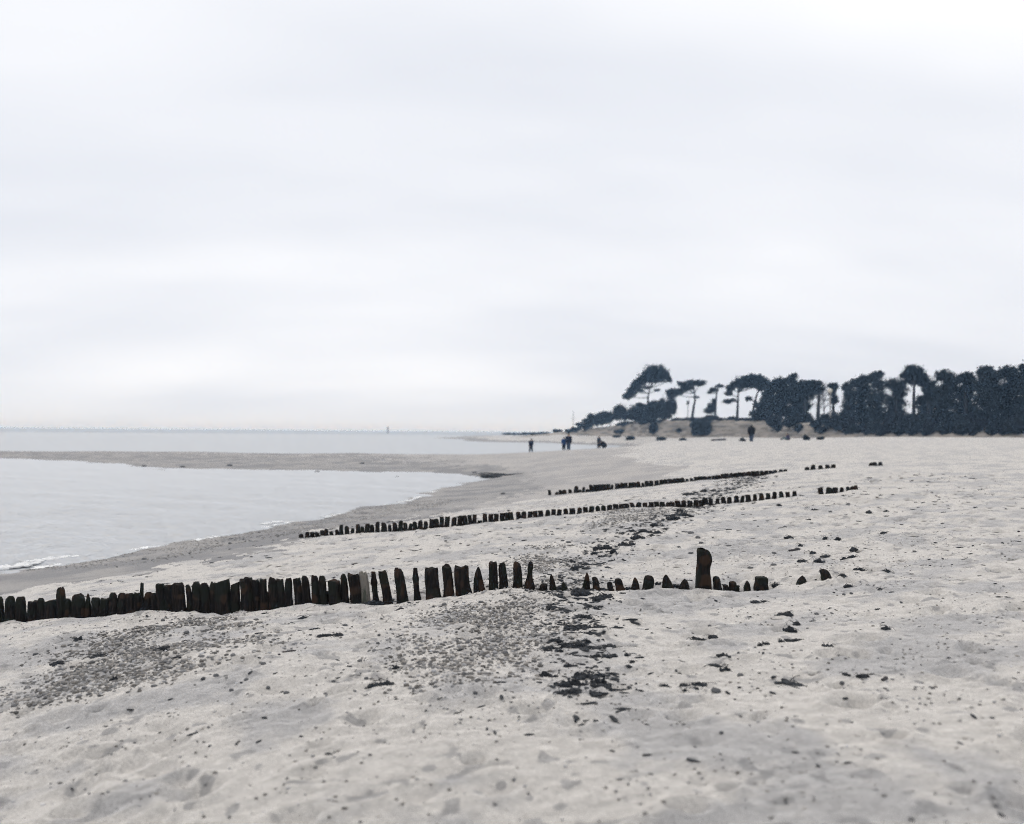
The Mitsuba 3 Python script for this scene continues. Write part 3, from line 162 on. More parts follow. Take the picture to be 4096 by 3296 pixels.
def part(parent, name, mesh, m, smooth=False, label=None, **more):
    key = free(parent + '__' + name)
    scene[key] = mikit.ply(mesh, m, smooth=smooth, **more)
    if label:
        labels[key] = {'label': label}
    return key


def single(name, mesh, m, label, cat, group=None, smooth=False, **more):
    key = thing(name, label, cat, group)
    scene[key] = mikit.ply(mesh, m, smooth=smooth, **more)
    return key


def setting(name, mesh, m, smooth=True, label=None, kind='structure', cat=None):
    scene[name] = mikit.ply(mesh, m, smooth=smooth)
    used.add(name)
    labels[name] = {'kind': kind, 'label': label or name.replace('_', ' ')}
    if cat:
        labels[name]['category'] = cat


def join(parts):
    V, F, n = [], [], 0
    for v, f in parts:
        V.append(v)
        F.append(np.asarray(f) + n)
        n += len(v)
    return np.vstack(V), np.vstack(F)


def tube(path, radii, sides=7):
    p = np.asarray(path, float)
    t = np.gradient(p, axis=0)
    t /= np.linalg.norm(t, axis=1, keepdims=True) + 1e-9
    a = np.cross(t, np.where(np.abs(t[:, 1:2]) < 0.9, [0, 1.0, 0], [1.0, 0, 0]))
    a /= np.linalg.norm(a, axis=1, keepdims=True) + 1e-9
    b = np.cross(t, a)
    ang = np.arange(sides) * 2 * PI / sides
    r = np.broadcast_to(radii, (len(p),))[:, None, None]
    v = (p[:, None] + r * (np.cos(ang)[None, :, None] * a[:, None] + np.sin(ang)[None, :, None] * b[:, None])).reshape(-1, 3)
    i, j = np.meshgrid(np.arange(len(p) - 1), np.arange(sides), indexing='ij')
    A, B = i * sides + j, i * sides + (j + 1) % sides
    f = np.vstack([np.stack([A, B, B + sides], -1).reshape(-1, 3), np.stack([A, B + sides, A + sides], -1).reshape(-1, 3)])
    k = len(v)
    v = np.vstack([v, p[:1], p[-1:]])
    q = np.arange(sides)
    last = (len(p) - 1) * sides
    f = np.vstack([f, np.stack([q * 0 + k, (q + 1) % sides, q], 1), np.stack([q * 0 + k + 1, last + q, last + (q + 1) % sides], 1)])
    return v, f


ICO = {i: (np.array(m.vertices), np.array(m.faces)) for i in (0, 1, 2, 3) for m in [trimesh.creation.icosphere(i)]}


def lump(c, r, sub=1, rough=0.25, freq=1.6, turn=None):
    v, f = ICO[sub]
    s = rng.rand(3) * 50
    w = v * (1 + rough * 2 * (meshkit.fbm(v * freq + s, 3) - 0.5))[:, None] * np.asarray(r)
    a = rng.rand() * 2 * PI if turn is None else turn
    R = np.array([[math.cos(a), -math.sin(a), 0], [math.sin(a), math.cos(a), 0], [0, 0, 1]])
    return w @ R.T + np.asarray(c), f


# ---------------------------------------------------------------- beach, sea
C = np.array(LEVELS)
uvw = lambda x, y: np.stack([np.arctan2(x, y + 12) * 1.6, np.log(np.hypot(x, y + 12))], -1)
level = RBFInterpolator(uvw(C[:, 0], C[:, 1]), C[:, 2], kernel='linear', smoothing=0.002)


def base_level(x, y):
    x, y = np.asarray(x, float), np.asarray(y, float)
    s = x.shape
    return level(uvw(x.ravel(), y.ravel())).reshape(s)


dent_xy = np.column_stack([rng.uniform(-4, 15, 3600), rng.uniform(2.2, 30, 3600)])
dent_r = rng.uniform(0.055, 0.16, 3600)
dent_d = rng.uniform(0.012, 0.055, 3600)
dents = cKDTree(dent_xy)


stakes = cKDTree([[float(q) for q in it.split()[:2]] for it in (G1 + ';' + G2).split(';')])


def relief(x, y):
    x, y = np.asarray(x, float), np.asarray(y, float)
    s = x.shape
    p = np.stack([x.ravel(), y.ravel(), 0 * x.ravel()], -1)
    r = np.hypot(p[:, 0], p[:, 1])
    h = 0.05 * (meshkit.fbm(p / 1.1, 3, 1) - 0.5) + 0.030 * (meshkit.fbm(p / [0.42, 0.30, 1], 3, 2) - 0.5) + 0.016 * (meshkit.noise(p / 0.10, 3) - 0.5)
    h += 0.10 * np.clip((r - 40) / 60, 0, 1) * (meshkit.fbm(p / 9, 3, 4) - 0.5)
    near = np.nonzero((r < 32) & (r > 2))[0]
    d, i = dents.query(p[near, :2], k=2)
    for k in range(2):
        t = d[:, k] / dent_r[i[:, k]]
        h[near] += dent_d[i[:, k]] * np.where(t < 1, -(1 - t * t) ** 2, 0) + 0.35 * dent_d[i[:, k]] * np.exp(-((t - 1.15) / 0.3) ** 2)
    e, _ = stakes.query(p[near, :2])
    h[near] += 0.035 * np.exp(-((e - 0.22) / 0.10) ** 2) * (meshkit.noise(p[near] * 2.3, 8) - 0.2) - 0.04 * np.exp(-(e / 0.12) ** 2)
    return h.reshape(s)


def ground(x, y):
    b = base_level(x, y)
    return b + relief(x, y) * np.clip((b + 0.12) / 0.45, 0.12, 1)


def fan(angles, radii):
    """A sheet of rings round the origin: directions from +y, closed all round."""
    A, Rr = np.meshgrid(angles, radii)
    x, y = Rr * np.sin(A), Rr * np.cos(A)
    n, m = len(angles), len(radii)
    i, j = np.meshgrid(np.arange(m - 1), np.arange(n), indexing='ij')
    a, b = i * n + j, i * n + (j + 1) % n
    f = np.vstack([np.stack([a, b + n, b], -1).reshape(-1, 3), np.stack([a, a + n, b + n], -1).reshape(-1, 3)])
    return x, y, f


front = np.radians(np.linspace(-40, 42, 720))
back = np.radians(np.linspace(42, 320, 72)[1:-1])
ang = np.concatenate([front, back])
rad = np.concatenate([np.geomspace(0.3, 2.5, 14)[:-1], np.geomspace(2.5, 60, 540)[:-1], np.geomspace(60, 480, 110)])
x, y, F = fan(ang, rad)
z = ground(x, y)
V = np.stack([x.ravel(), y.ravel(), z.ravel()], 1)
F = F[:, ::-1] if np.cross(V[F[0, 1]] - V[F[0, 0]], V[F[0, 2]] - V[F[0, 0]])[2] < 0 else F
cen = V[F].mean(1)
zb = base_level(cen[:, 0], cen[:, 1])
far_r = np.hypot(cen[:, 0], cen[:, 1])
tide = 0.36 + 0.34 * (meshkit.fbm(cen * [0.25, 0.25, 0], 4, 21) - 0.5) + 0.30 * (meshkit.fbm(cen * [2.2, 1.6, 0], 3, 23) - 0.5)
is_wet = (zb < tide) & ~(far_r < 4)
t_ = np.clip((cen[:, 1] - 31) / 11, 0, 1)
is_damp = ~is_wet & (cen[:, 1] > 28) & (cen[:, 1] < 100) & (zb < 0.45 + 0.80 * t_ + 0.4 * (meshkit.fbm(cen * [0.3, 0.3, 0], 4, 22) - 0.5))


def sub(F):
    u, inv = np.unique(F, return_inverse=True)
    return V[u], inv.reshape(-1, 3)


keep = cen[:, 2] > -1.6
setting('beach', sub(F[~is_wet & ~is_damp & keep]), 'm_dry_sand', True, 'pale dry sand and fine shingle beach')
setting('damp_sand', sub(F[is_damp & keep]), 'm_damp_sand', True, 'greyer damp sand flat beyond the farthest groyne')
setting('wet_sand', sub(F[is_wet & keep]), 'm_wet_sand', True, 'darker damp sand along the water and on the sand spit')

wang = np.concatenate([np.radians(np.linspace(-42, 40, 430)), np.radians(np.linspace(40, 318, 60)[1:-1])])
wrad = np.concatenate([np.geomspace(4, 130, 360)[:-1], np.geomspace(130, 6500, 46)])
x, y, Fw = fan(wang, wrad)
r = np.hypot(x, y)
q = np.stack([0.55 * x + 0.83 * y, 0.83 * x - 0.55 * y, 0 * x], -1).reshape(-1, 3)
wave = (meshkit.fbm(q / [1.5, 4.5, 1], 3, 31) - 0.5) * 0.115 + (meshkit.noise(q / [0.45, 0.9, 1], 33) - 0.5) * 0.018
zw = wave.reshape(x.shape) * np.clip(1 - (r - 70) / 60, 0, 1)
W = np.stack([x.ravel(), y.ravel(), zw.ravel()], 1)
Fw = Fw[:, ::-1] if np.cross(W[Fw[0, 1]] - W[Fw[0, 0]], W[Fw[0, 2]] - W[Fw[0, 0]])[2] < 0 else Fw
wc = W[Fw].mean(1)
inner = (wc[:, 1] < 94) & (wc[:, 0] > -90)
for name_, sel, m_, lab_ in (('lagoon', inner, 'm_lagoon', 'pale calm water of the lagoon behind the sand spit'), ('sea', ~inner & (np.hypot(wc[:, 0], wc[:, 1]) < 600), 'm_sea', 'grey rippled sea beyond the sand spit'),
                              ('open_sea', ~inner & (np.hypot(wc[:, 0], wc[:, 1]) >= 600), 'm_open_sea', 'distant open sea reaching to the horizon')):
    u_, inv_ = np.unique(Fw[sel], return_inverse=True)
    setting(name_, (W[u_], inv_.reshape(-1, 3)), m_, True, lab_)

# small breakers and a broken foam edge along the near shore of the lagoon
S = np.array(SHORE)
seg = np.linalg.norm(np.diff(S, axis=0), axis=1)
cum = np.concatenate([[0], np.cumsum(seg)])
along = lambda s: np.stack([np.interp(s, cum, S[:, 0]), np.interp(s, cum, S[:, 1])], -1)
blobs = []
for k in range(330):
    s = rng.uniform(0, 26)
    strong = (s < 2.4) or (9.3 < s < 10.2)
    if not strong and meshkit.noise([[s * 0.9, 0, 0]], 41)[0] < 0.52:
        continue
    c = along(s) + [rng.normal(-0.05, 0.05), 0]
    blobs.append(lump([c[0], c[1], 0.01], [rng.uniform(0.015, 0.05), rng.uniform(0.06, 0.25), rng.uniform(0.005, 0.010)], 1, 0.4))
for s0, s1, off, hh in ((-0.2, 1.9, -0.75, 0.05), (9.3, 10.0, -0.45, 0.04)):
    for s in np.arange(s0, s1, 0.05):
        c = along(s) + [off + rng.normal(0, 0.08) + 0.12 * math.sin(s * 4), rng.normal(0, 0.05)]
        blobs.append(lump([c[0], c[1], 0.02], [rng.uniform(0.05, 0.13), rng.uniform(0.04, 0.12), hh * rng.uniform(0.4, 1)], 1, 0.4))
scene['foam'] = mikit.ply(join(blobs), 'm_foam', smooth=True)
used.add('foam')
labels['foam'] = {'kind': 'stuff', 'label': 'white foam of the small breakers at the lagoon edge', 'category': 'foam'}

# ---------------------------------------------------------------- sandy cliff of the headland
toe = np.array(TOE)
toe = np.vstack([[20, 330, 0.6], toe, [96, 78, 3.0], [125, 62, 3.1], [180, 50, 3.2]])
sseg = np.concatenate([[0], np.cumsum(np.linalg.norm(np.diff(toe[:, :2], axis=0), axis=1))])
ss = np.arange(0, sseg[-1], 0.7)
tx, ty, tz = (np.interp(ss, sseg, toe[:, k]) for k in range(3))
tan = np.stack([np.gradient(tx), np.gradient(ty)], 1)
tan /= np.linalg.norm(tan, axis=1, keepdims=True)
nor = np.stack([-tan[:, 1], tan[:, 0]], 1)
nor *= np.where((nor * np.stack([tx, ty], 1)).sum(1) < 0, -1, 1)[:, None]
hgt = np.interp(ss, sseg, [0.0, 1.0, 3.3, 3.9, 3.9, 3.6, 2.9, 2.1, 1.9, 1.8, 1.8, 1.8, 1.8])
prof = np.array([(-1.2, -0.25), (-0.3, 0.0), (0.3, 0.12), (0.8, 0.30), (1.15, 0.48), (1.45, 0.64), (1.8, 0.80), (2.3, 0.93), (3.2, 1.0), (5, 1.03), (9, 1.05), (16, 1.1), (40, 1.1), (110, 1.0)])
P3 = np.stack([np.stack([tx + nor[:, 0] * o, ty + nor[:, 1] * o, tz + hgt * h], 1) for o, h in prof], 1)
amp = np.where((prof[:, 0] > 0.2) & (prof[:, 0] < 6), 1.0, 0.25)
dis = (meshkit.fbm(P3.reshape(-1, 3) * [0.45, 0.45, 0.25], 4, 51) - 0.5).reshape(P3.shape[:2])
P3[:, :, :2] += nor[:, None] * (dis * amp * 2.6)[..., None]
P3[:, :, 2] += dis * 0.7 * amp
n1, n2 = P3.shape[:2]
i, j = np.meshgrid(np.arange(n1 - 1), np.arange(n2 - 1), indexing='ij')
a = i * n2 + j
Fc = np.vstack([np.stack([a, a + n2, a + n2 + 1], -1).reshape(-1, 3), np.stack([a, a + n2 + 1, a + 1], -1).reshape(-1, 3)])
setting('cliff', (P3.reshape(-1, 3), Fc), 'm_cliff', True, 'low sandy cliff below the wooded headland')


# ---------------------------------------------------------------- vegetation
def tufts(clumps, size, density, depth=1.0, edge=0.55, core=0.0):
    """Leaf tufts (small bent triangles) filling the clumps [x, y, z, half width, half height], uneven at the rim."""
    out = []
    for cx, cy, cz, rx, rz in clumps:
        ry = depth * min(rx, rz * 1.6)
        n = int(density * (rx * rz + rx * ry + ry * rz) / size ** 2) + 12
        d = rng.normal(size=(n, 3))
        d /= np.linalg.norm(d, axis=1, keepdims=True)
        rim = 1 + edge * 2 * (meshkit.fbm(d * 2.2 + rng.rand(3) * 40, 3) - 0.5)
        t = rng.uniform(core, 1.0, n) ** 0.45 * rim
        c = d * t[:, None] * [rx, ry, rz] + [cx, cy, cz]
        u = rng.normal(size=(n, 3))
        u /= np.linalg.norm(u, axis=1, keepdims=True)
        w = np.cross(u, rng.normal(size=(n, 3)))
        w /= np.linalg.norm(w, axis=1, keepdims=True) + 1e-9
        s = size * rng.uniform(0.55, 1.35, n)[:, None]
        k = n // 4          # oversized leaf tufts added inside as occluders, so no light shows through
        c[:k] = d[:k] * (t[:k, None] * 0.78) * [rx, ry, rz] + [cx, cy, cz]
        s[:k] *= 2.3
        v = np.stack([c - u * s, c + u * s * 0.9 + w * s * 0.3, c + w * s * 0.9, c - w * s * 0.55 + u * s * 0.2], 1)
        out.append(v)
    v = np.vstack(out)
    k = np.arange(len(v)) * 4
    f = np.vstack([np.stack([k, k + 1, k + 2], 1), np.stack([k, k + 3, k + 1], 1)])
    return v.reshape(-1, 3), f


def bend(path, n=8):
    p = np.asarray(path, float)
    t = np.linspace(0, 1, len(p))
    s = np.linspace(0, 1, n)
    q = np.stack([np.interp(s, t, p[:, k]) for k in range(3)], 1)
    q[1:-1] = 0.5 * q[1:-1] + 0.25 * (q[:-2] + q[2:])
    return q


TREE_LABEL = [
    'tallest umbrella shaped pine, leftmost on the headland, branches sweeping down to the left',
    'flat topped pine with a bent thin trunk, next right of the tallest pine',
    'thin bare stem close to the left of the flat topped pine trunk',
    'small dark conical tree between the flat topped pine and the wide pine',
    'wispy pine with thin drooping crown just left of the wide pine',
    'wide pine with long dark canopy and straight trunk against the bright gap',
    'pine with leaning trunk right of the bright gap, under the wide canopy',
    'dense dark tree directly right of the bright gap reaching down to the cliff edge',
    'dark rounded tree next right of the dense tree beside the gap',
    'dark tree with a small square tuft at its very top, mid wood',
    'dark broad tree sloping down to the right, left of the bare trees',
    'narrow dark tree beside the bare branched trees, on their left',
    'bare branched pale tree in the gap of the wood, the left one of the two',
    'bare branched pale tree in the gap of the wood, the right one of the two',
    'narrow bluish tree right behind the pale lamp post',
    'dark bushy tree just right of the lamp post',
    'large dark tree whose top rises to the right, second right of the lamp post',
    'tall dark tree with a blocky top, third right of the lamp post',
    'dark round headed tree right of the blocky topped tall tree',
    'flat crowned pine on the right part of the headland beyond the blocky topped tree',
    'dark broad tree right of the flat crowned pine on the right',
    'tall dark broad tree third right of the flat crowned pine, by its rounded top',
    'lower dark tree in the dip between two taller trees on the far right',
    'tall dark tree fourth from the right edge with full crown',
    'large dark tree second from the right edge with wide crown',
    'largest and nearest dark tree at the right edge of the picture']
for n, (kind, trunk, clumps) in enumerate(TREES):
    clumps = [[c[0], c[1], c[2], c[3] * 1.1, c[4] * 1.14] for c in clumps]
    t = thing({'pine': 'pine_tree', 'broad': 'broad_tree', 'thin': 'sapling', 'bush': 'small_tree', 'bare': 'bare_tree'}[kind], TREE_LABEL[n], 'tree', 'trees on the headland')
    trunk = [list(v) for v in trunk]
    trunk[0][2] -= 1.2
    p = bend(trunk)
    hgt_ = p[-1, 2] - p[0, 2]
    r0 = {'pine': 0.36, 'broad': 0.38, 'thin': 0.10, 'bush': 0.16, 'bare': 0.16}[kind]
    wood = [tube(p, np.linspace(r0, r0 * 0.35, len(p)))]
    if kind == 'bare':
        for b in range(26):
            s = rng.uniform(0.35, 1)
            o = p[int(s * 7)]
            d = np.array([rng.normal(), rng.normal(), abs(rng.normal()) * 1.1 + 0.4])
            d /= np.linalg.norm(d)
            L = rng.uniform(1.0, 2.6) * (1.3 - 0.6 * s)
            e = o + d * L
            wood.append(tube(bend([o, o + d * L * 0.5 + rng.normal(0, 0.12, 3), e], 5), np.linspace(0.07, 0.025, 5), 5))
            for c in range(5):
                d2 = d + rng.normal(0, 0.6, 3)
                d2 /= np.linalg.norm(d2)
                o2 = o + d * L * rng.uniform(0.3, 1)
                wood.append(tube([o2, o2 + d2 * L * 0.5], [0.032, 0.014], 4))
    for cx, cy, cz, rx, rz in clumps:
        if kind == 'thin':
            break
        k = min(len(p) - 2, max(2, int(np.argmin(np.abs(p[:, 2] - (cz - 0.35 * max(abs(cx - p[-1, 0]), rz)))))))
        o = p[k]
        mid = (o + [cx, cy, cz]) / 2 + [0, 0, -0.12 * abs(cx - o[0])]
        wood.append(tube(bend([o, mid, [cx, cy, cz]], 6), np.linspace(r0 * 0.38, 0.04, 6), 5))
    part(t, 'trunk', join(wood), 'm_pale_bark' if kind == 'bare' else 'm_bark', smooth=True)
    if clumps:
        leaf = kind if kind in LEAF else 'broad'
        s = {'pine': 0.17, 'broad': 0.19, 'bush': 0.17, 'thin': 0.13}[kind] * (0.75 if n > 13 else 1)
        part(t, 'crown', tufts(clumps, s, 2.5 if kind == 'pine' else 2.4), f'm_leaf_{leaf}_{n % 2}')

for n, (cx, cy, cz, rx, rz) in enumerate(SHRUBS):
    rx, rz = rx * 1.3, rz * 1.22
    t = thing('shrub', '', 'shrub', 'shrubs along the cliff of the headland')
    cl = [[cx, cy, cz, rx * 0.8, rz * 0.8]] + [[cx + rng.uniform(-0.6, 0.6) * rx, cy + rng.uniform(-0.8, 0.8), cz + rng.uniform(-0.5, 0.45) * rz, rx * rng.uniform(0.3, 0.5), rz * rng.uniform(0.3, 0.55)] for _ in range(6)]
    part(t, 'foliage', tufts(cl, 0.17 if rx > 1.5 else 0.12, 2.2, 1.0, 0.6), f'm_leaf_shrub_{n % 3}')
    stems = [tube(bend([[cx + rng.uniform(-0.3, 0.3) * rx, cy, cz - rz * 1.15], [cx + rng.uniform(-0.3, 0.3) * rx, cy, cz - rz * 0.4], [cx + rng.uniform(-0.5, 0.5) * rx, cy + rng.uniform(-0.3, 0.3), cz + rz * 0.3]], 5), np.linspace(0.07, 0.03, 5), 5) for _ in range(4)]
    part(t, 'stem', join(stems), 'm_bark', smooth=True)
    labels[t]['label'] = f'dark {"low wide" if rx > 1.6 * rz else "tall" if rz > rx else "rounded"} shrub on the headland cliff, {rank(1 + sorted(SHRUBS, key=lambda q: q[0] / q[1]).index(SHRUBS[n]))} shrub from the left'

for n, (cx, cy, rx, rz) in enumerate(TUFTS):
    rx, rz = rx * 0.85, rz * 0.62
    g = float(ground(cx, cy))
    t = thing('beach_plant', f'low green plant tuft on the sand below the cliff, {rank(1 + sorted(TUFTS, key=lambda q: q[0] / q[1]).index(TUFTS[n]))} tuft from the left', 'plant', 'low plants on the sand below the cliff')
    part(t, 'foliage', tufts([[cx, cy, g + rz * 0.45, rx, rz * 0.6], [cx + 0.4 * rx, cy - 0.3, g + rz * 0.3, rx * 0.5, rz * 0.5]], 0.13, 1.6, 1.0, 0.6), f'm_leaf_shrub_{n % 2}')
    part(t, 'stem', join([tube([[cx + q * rx, cy, g - 0.1], [cx + q * rx * 1.3, cy, g + rz * 0.5]], [0.03, 0.015], 5) for q in (-0.4, 0, 0.4)]), 'm_bark')
order = np.argsort([b[0] / b[1] for b in FAR_BUSHES])
for q, n in enumerate(order):
    cx, cy, cz, rx, rz = FAR_BUSHES[n]
    t = thing('far_thicket', f'low dark thicket on the far shore, {rank(q + 1)} thicket from the left', 'bush', 'thickets on the far shore')
    cl = [[cx + u * rx, cy + rng.uniform(-1, 1), cz + rz * 0.42, rx * 0.35, rz * rng.uniform(0.4, 0.6)] for u in np.linspace(-0.75, 0.75, 5)]
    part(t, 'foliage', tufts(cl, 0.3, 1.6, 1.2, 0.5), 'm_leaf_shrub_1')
    part(t, 'stem', join([tube([[cx + u * rx, cy, cz - 1.0], [cx + u * rx, cy, cz + rz * 0.4]], [0.1, 0.06], 5) for u in (-0.6, 0, 0.6)]), 'm_bark')


# ---------------------------------------------------------------- groyne posts
def post_mesh(x, y, zb, h, w, lean, style):
    """A worn timber stake, standing in the sand; style: f flat, r rounded, p pointed, b bottle, k knobbed, s slanting top, t thin, B the big post."""
    n, seed = 18, rng.rand(3) * 90
    t = np.concatenate([[-0.32 / max(h, 0.1), 0.0], np.linspace(0.08, 1, 12)])
    th = np.arange(n) * 2 * PI / n
    A, Tt = np.meshgrid(th, t)
    prof = {'f': [(0, 1.12), (0.25, 1.0), (0.93, 0.96), (1, 0.88)], 'r': [(0, 1.15), (0.3, 1.02), (0.75, 0.97), (0.92, 0.84), (1, 0.58)],
            'p': [(0, 1.22), (0.25, 1.08), (0.6, 0.82), (0.85, 0.52), (1, 0.2)], 'b': [(0, 1), (0.2, 0.86), (0.48, 0.46), (0.62, 0.40), (0.78, 0.50), (0.92, 0.42), (1, 0.26)],
            'k': [(0, 1.1), (0.3, 0.8), (0.55, 0.82), (0.68, 1.02), (0.8, 0.72), (1, 0.6)], 's': [(0, 1.1), (0.3, 1), (0.95, 0.95), (1, 0.86)],
            't': [(0, 1.0), (0.6, 0.95), (1, 0.8)], 'w': [(0, 1.0), (0.3, 0.9), (0.9, 0.9), (1, 0.72)], 'B': [(0, 1.02), (0.3, 0.95), (0.55, 0.85), (0.75, 0.95), (0.9, 0.98), (1, 0.8)]}[style]
    rr = np.interp(np.clip(Tt, 0, 1), *np.array(prof).T)
    e = 3.2 if style in 'fswB' else 2.3
    sq = (np.abs(np.cos(A)) ** e + np.abs(np.sin(A)) ** e) ** (-1 / e)
    q = np.stack([np.cos(A) * 2.1, np.sin(A) * 2.1, Tt * 0.9], -1) + seed
    groove = 1 + 0.22 * (meshkit.fbm(q * [1.6, 1.6, 0.6], 3) - 0.5) + 0.14 * (meshkit.noise(q * [3.5, 3.5, 1.1]) - 0.5)
    turn = 0.05 if style == 'B' else rng.uniform(-0.25, 0.25)
    rad_ = 0.5 * w * rr * sq * groove
    dx, dy = rad_ * np.cos(A), rad_ * np.sin(A) * rng.uniform(0.75, 1.05)
    X = x + dx * math.cos(turn) - dy * math.sin(turn) * 0.6 + lean * Tt + (0.0 if style == 'B' else 0.05) * w * np.sin(Tt * 4 + seed[0])
    if style == 'B':
        X = X + w * 0.07 * np.interp(np.clip(Tt, 0, 1), [0, 0.5, 0.8, 1], [0, -0.9, 0.7, -0.4])
    Y = y + dx * math.sin(turn) + dy * math.cos(turn) + rng.normal(0, 0.02) * Tt
    top = h * (1 - (0.16 if style in 'fwr' else 0.06) * (meshkit.noise(np.stack([np.cos(A), np.sin(A), 0 * A], -1) * 1.7 + seed)))
    if style == 's':
        top = h * (1 - 0.13 * (0.5 - 0.5 * np.cos(A)))
    if style == 'B':
        top = h * (1 - 0.13 * np.clip(np.cos(A), 0, 1) ** 2)
    Z = zb + np.where(Tt > 0, Tt * top, Tt * h)
    v = np.stack([X, Y, Z], -1).reshape(-1, 3)
    m = len(t)
    i, j = np.meshgrid(np.arange(m - 1), np.arange(n), indexing='ij')
    a, b = i * n + j, i * n + (j + 1) % n
    f = np.vstack([np.stack([a, b, b + n], -1).reshape(-1, 3), np.stack([a, b + n, a + n], -1).reshape(-1, 3)])
    c = v[-n:].mean(0) + [0, 0, (0.10 * w if style in 'rpbk' else -0.03 * w)]
    k = len(v)
    v = np.vstack([v, c])
    jj = np.arange(n)
    f = np.vstack([f, np.stack([(m - 1) * n + jj, (m - 1) * n + (jj + 1) % n, jj * 0 + k], 1)])
    return v, f


LOOK = {'f': 'flat topped', 'r': 'round topped', 'p': 'pointed', 'b': 'bottle shaped narrow necked', 'k': 'knobbly crooked', 's': 'slant topped', 't': 'thin', 'w': 'pale grey split', 'B': 'big thick tall'}
ROWS = (('nearest', G1), ('middle', G2), ('farthest', G3))
for row, text in ROWS:
    for n, it in enumerate(text.split(';')):
        v = it.split()
        vals, style = list(map(float, v[:6])), v[6]
        vals[4] *= 1.08 if style == 'B' else 1.3 if row == 'nearest' and n < 40 else 1.2 if row == 'nearest' else 1.05
        vals[5] += 0 if style == 'B' else rng.normal(0, 0.008)
        lab = f'{LOOK[style]} dark stake, {rank(n + 1)} from the left end of the {row} groyne row'
        if style == 'w':
            lab = 'pale grey split timber stake among the black ones in the nearest groyne row'
        if style == 'B':
            lab = 'big thick black timber post, by far the tallest, right part of the nearest row'
        if style == 'b':
            lab = 'bottle shaped narrow necked stake, last tall one right of the dense part'
        single('groyne_post', post_mesh(*vals, style), 'm_pale_timber' if style == 'w' else 'm_timber', lab, 'post', f'stakes of the {row} groyne row', smooth=50)
rowpts = np.array([[float(q) for q in it.split()[:3]] for it in G1.split(';')])
for n in range(2, 38):
    if rng.rand() < 0.62:
        m_ = (rowpts[n] + rowpts[n + 1]) / 2
        single('groyne_stump', post_mesh(m_[0] + rng.normal(0, 0.02), m_[1] + rng.uniform(0.09, 0.15), m_[2], rng.uniform(0.08, 0.19), rng.uniform(0.07, 0.13), rng.normal(0, 0.012), 'fr'[rng.randint(2)]), 'm_timber',
               f'low broken dark stump behind the gap right of the {rank(n + 1)} stake of the nearest row', 'stump', 'broken stumps behind the nearest groyne row', smooth=50)
# the row runs on to the left, past the edge of the photograph's frame
first = [float(q) for q in G1.split(';')[0].split()[:6]]
for k in range(1, 5):
    xx = first[0] - 0.135 * k
    single('groyne_post', post_mesh(xx, first[1] + 0.0225 * k, first[2] - 0.006 * k, 0.25 + 0.05 * rng.rand(), 0.11, -0.01, 'r'), 'm_timber',
           f'dark round topped stake in the nearest row, {rank(5 - k)} from the left picture edge', 'post', 'stakes of the nearest groyne row', smooth=50)


# ---------------------------------------------------------------- strandline: seaweed, stones, driftwood, shingle
def wrack_mesh(x, y, w, h):
    w, h = w * 1.2, h * 1.5
    depth = w * rng.uniform(0.7, 1.3)
    high = max(0.02, h * 0.6)
    g, out = float(ground(x, y)), []
    n = int(np.clip(10 + w * 60, 10, 30))
    tilt = rng.uniform(-0.5, 0.5)
    for k in range(n):
        u, s = rng.uniform(-0.5, 0.5), rng.normal(0, 0.22)
        px_, py_ = x + u * w, y + (s + tilt * u) * depth
        r = rng.uniform(0.13, 0.28) * w * (1 - 0.9 * u * u)
        fall = math.exp(-(2.2 * u) ** 2 - (1.6 * s) ** 2)
        gz = g + (py_ - y) * 0.0
        out.append(lump([px_, py_, gz + high * 0.25 * fall * rng.rand()], [r, r * rng.uniform(0.5, 1), max(0.008, high * rng.uniform(0.35, 0.8) * (0.3 + 0.7 * fall))], 1, 0.45, 2.0))
    out.append(lump([x, y, g + high * 0.12], [0.44 * w, 0.16 * depth, high * 0.3], 2, 0.6, 3.0, turn=math.atan2(tilt * depth, w)))
    for k in range(5):
        o = np.array([x + rng.uniform(-0.5, 0.5) * w, y + rng.normal(0, 0.3) * depth, g + high * 0.4])
        d = rng.normal(size=3) * [0.35 * w, 0.35 * depth, 0.15 * high]
        out.append(tube(bend([o, o + d + [0, 0, high * 0.5], o + 2 * d - [0, 0, high * 0.4]], 6), np.linspace(0.05, 0.02, 6) * max(w, 0.1) * 0.5, 4))
    return join(out)


def near_order(L):
    return sorted(L, key=lambda c: c[1])


ZONES = [('in the trail before the nearest groyne', lambda c: c[1] < 8.7 and -0.2 < c[0] < 2.1, 'seaweed clumps in the trail in front of the nearest groyne'),
         ('in the trail behind the nearest groyne', lambda c: 8.7 <= c[1] < 19.5 and 0 < c[0] < 6.2, 'seaweed clumps in the trail between the groynes'),
         ('behind the middle groyne', lambda c: c[1] >= 19.5 and c[1] < 45, 'seaweed clumps behind the middle groyne'),
         ('on the spit at the lagoon tip', lambda c: c[1] >= 45, 'seaweed clumps on the spit'),
         ('on the left foreground sand', lambda c: c[0] <= -0.2, 'seaweed clumps on the left foreground sand'),
         ('on the sand right of the big post', lambda c: c[1] >= 8.7, 'seaweed clumps on the sand right of the big post'),
         ('on the right foreground sand', lambda c: True, 'seaweed clumps on the right foreground sand')]
count = {}
for c in near_order(CLUMPS + EXTRA_CLUMPS):
    where, _, group = next(zn for zn in ZONES if zn[1](c))
    count[where] = count.get(where, 0) + 1
    size = 'large' if c[2] > 0.3 else 'small' if c[2] < 0.13 else 'mid sized'
    single('seaweed_clump', wrack_mesh(*c), 'm_wrack', f'{size} dark seaweed clump {where}, {rank(count[where])} nearest the camera', 'seaweed', group, smooth=True)
count = {}
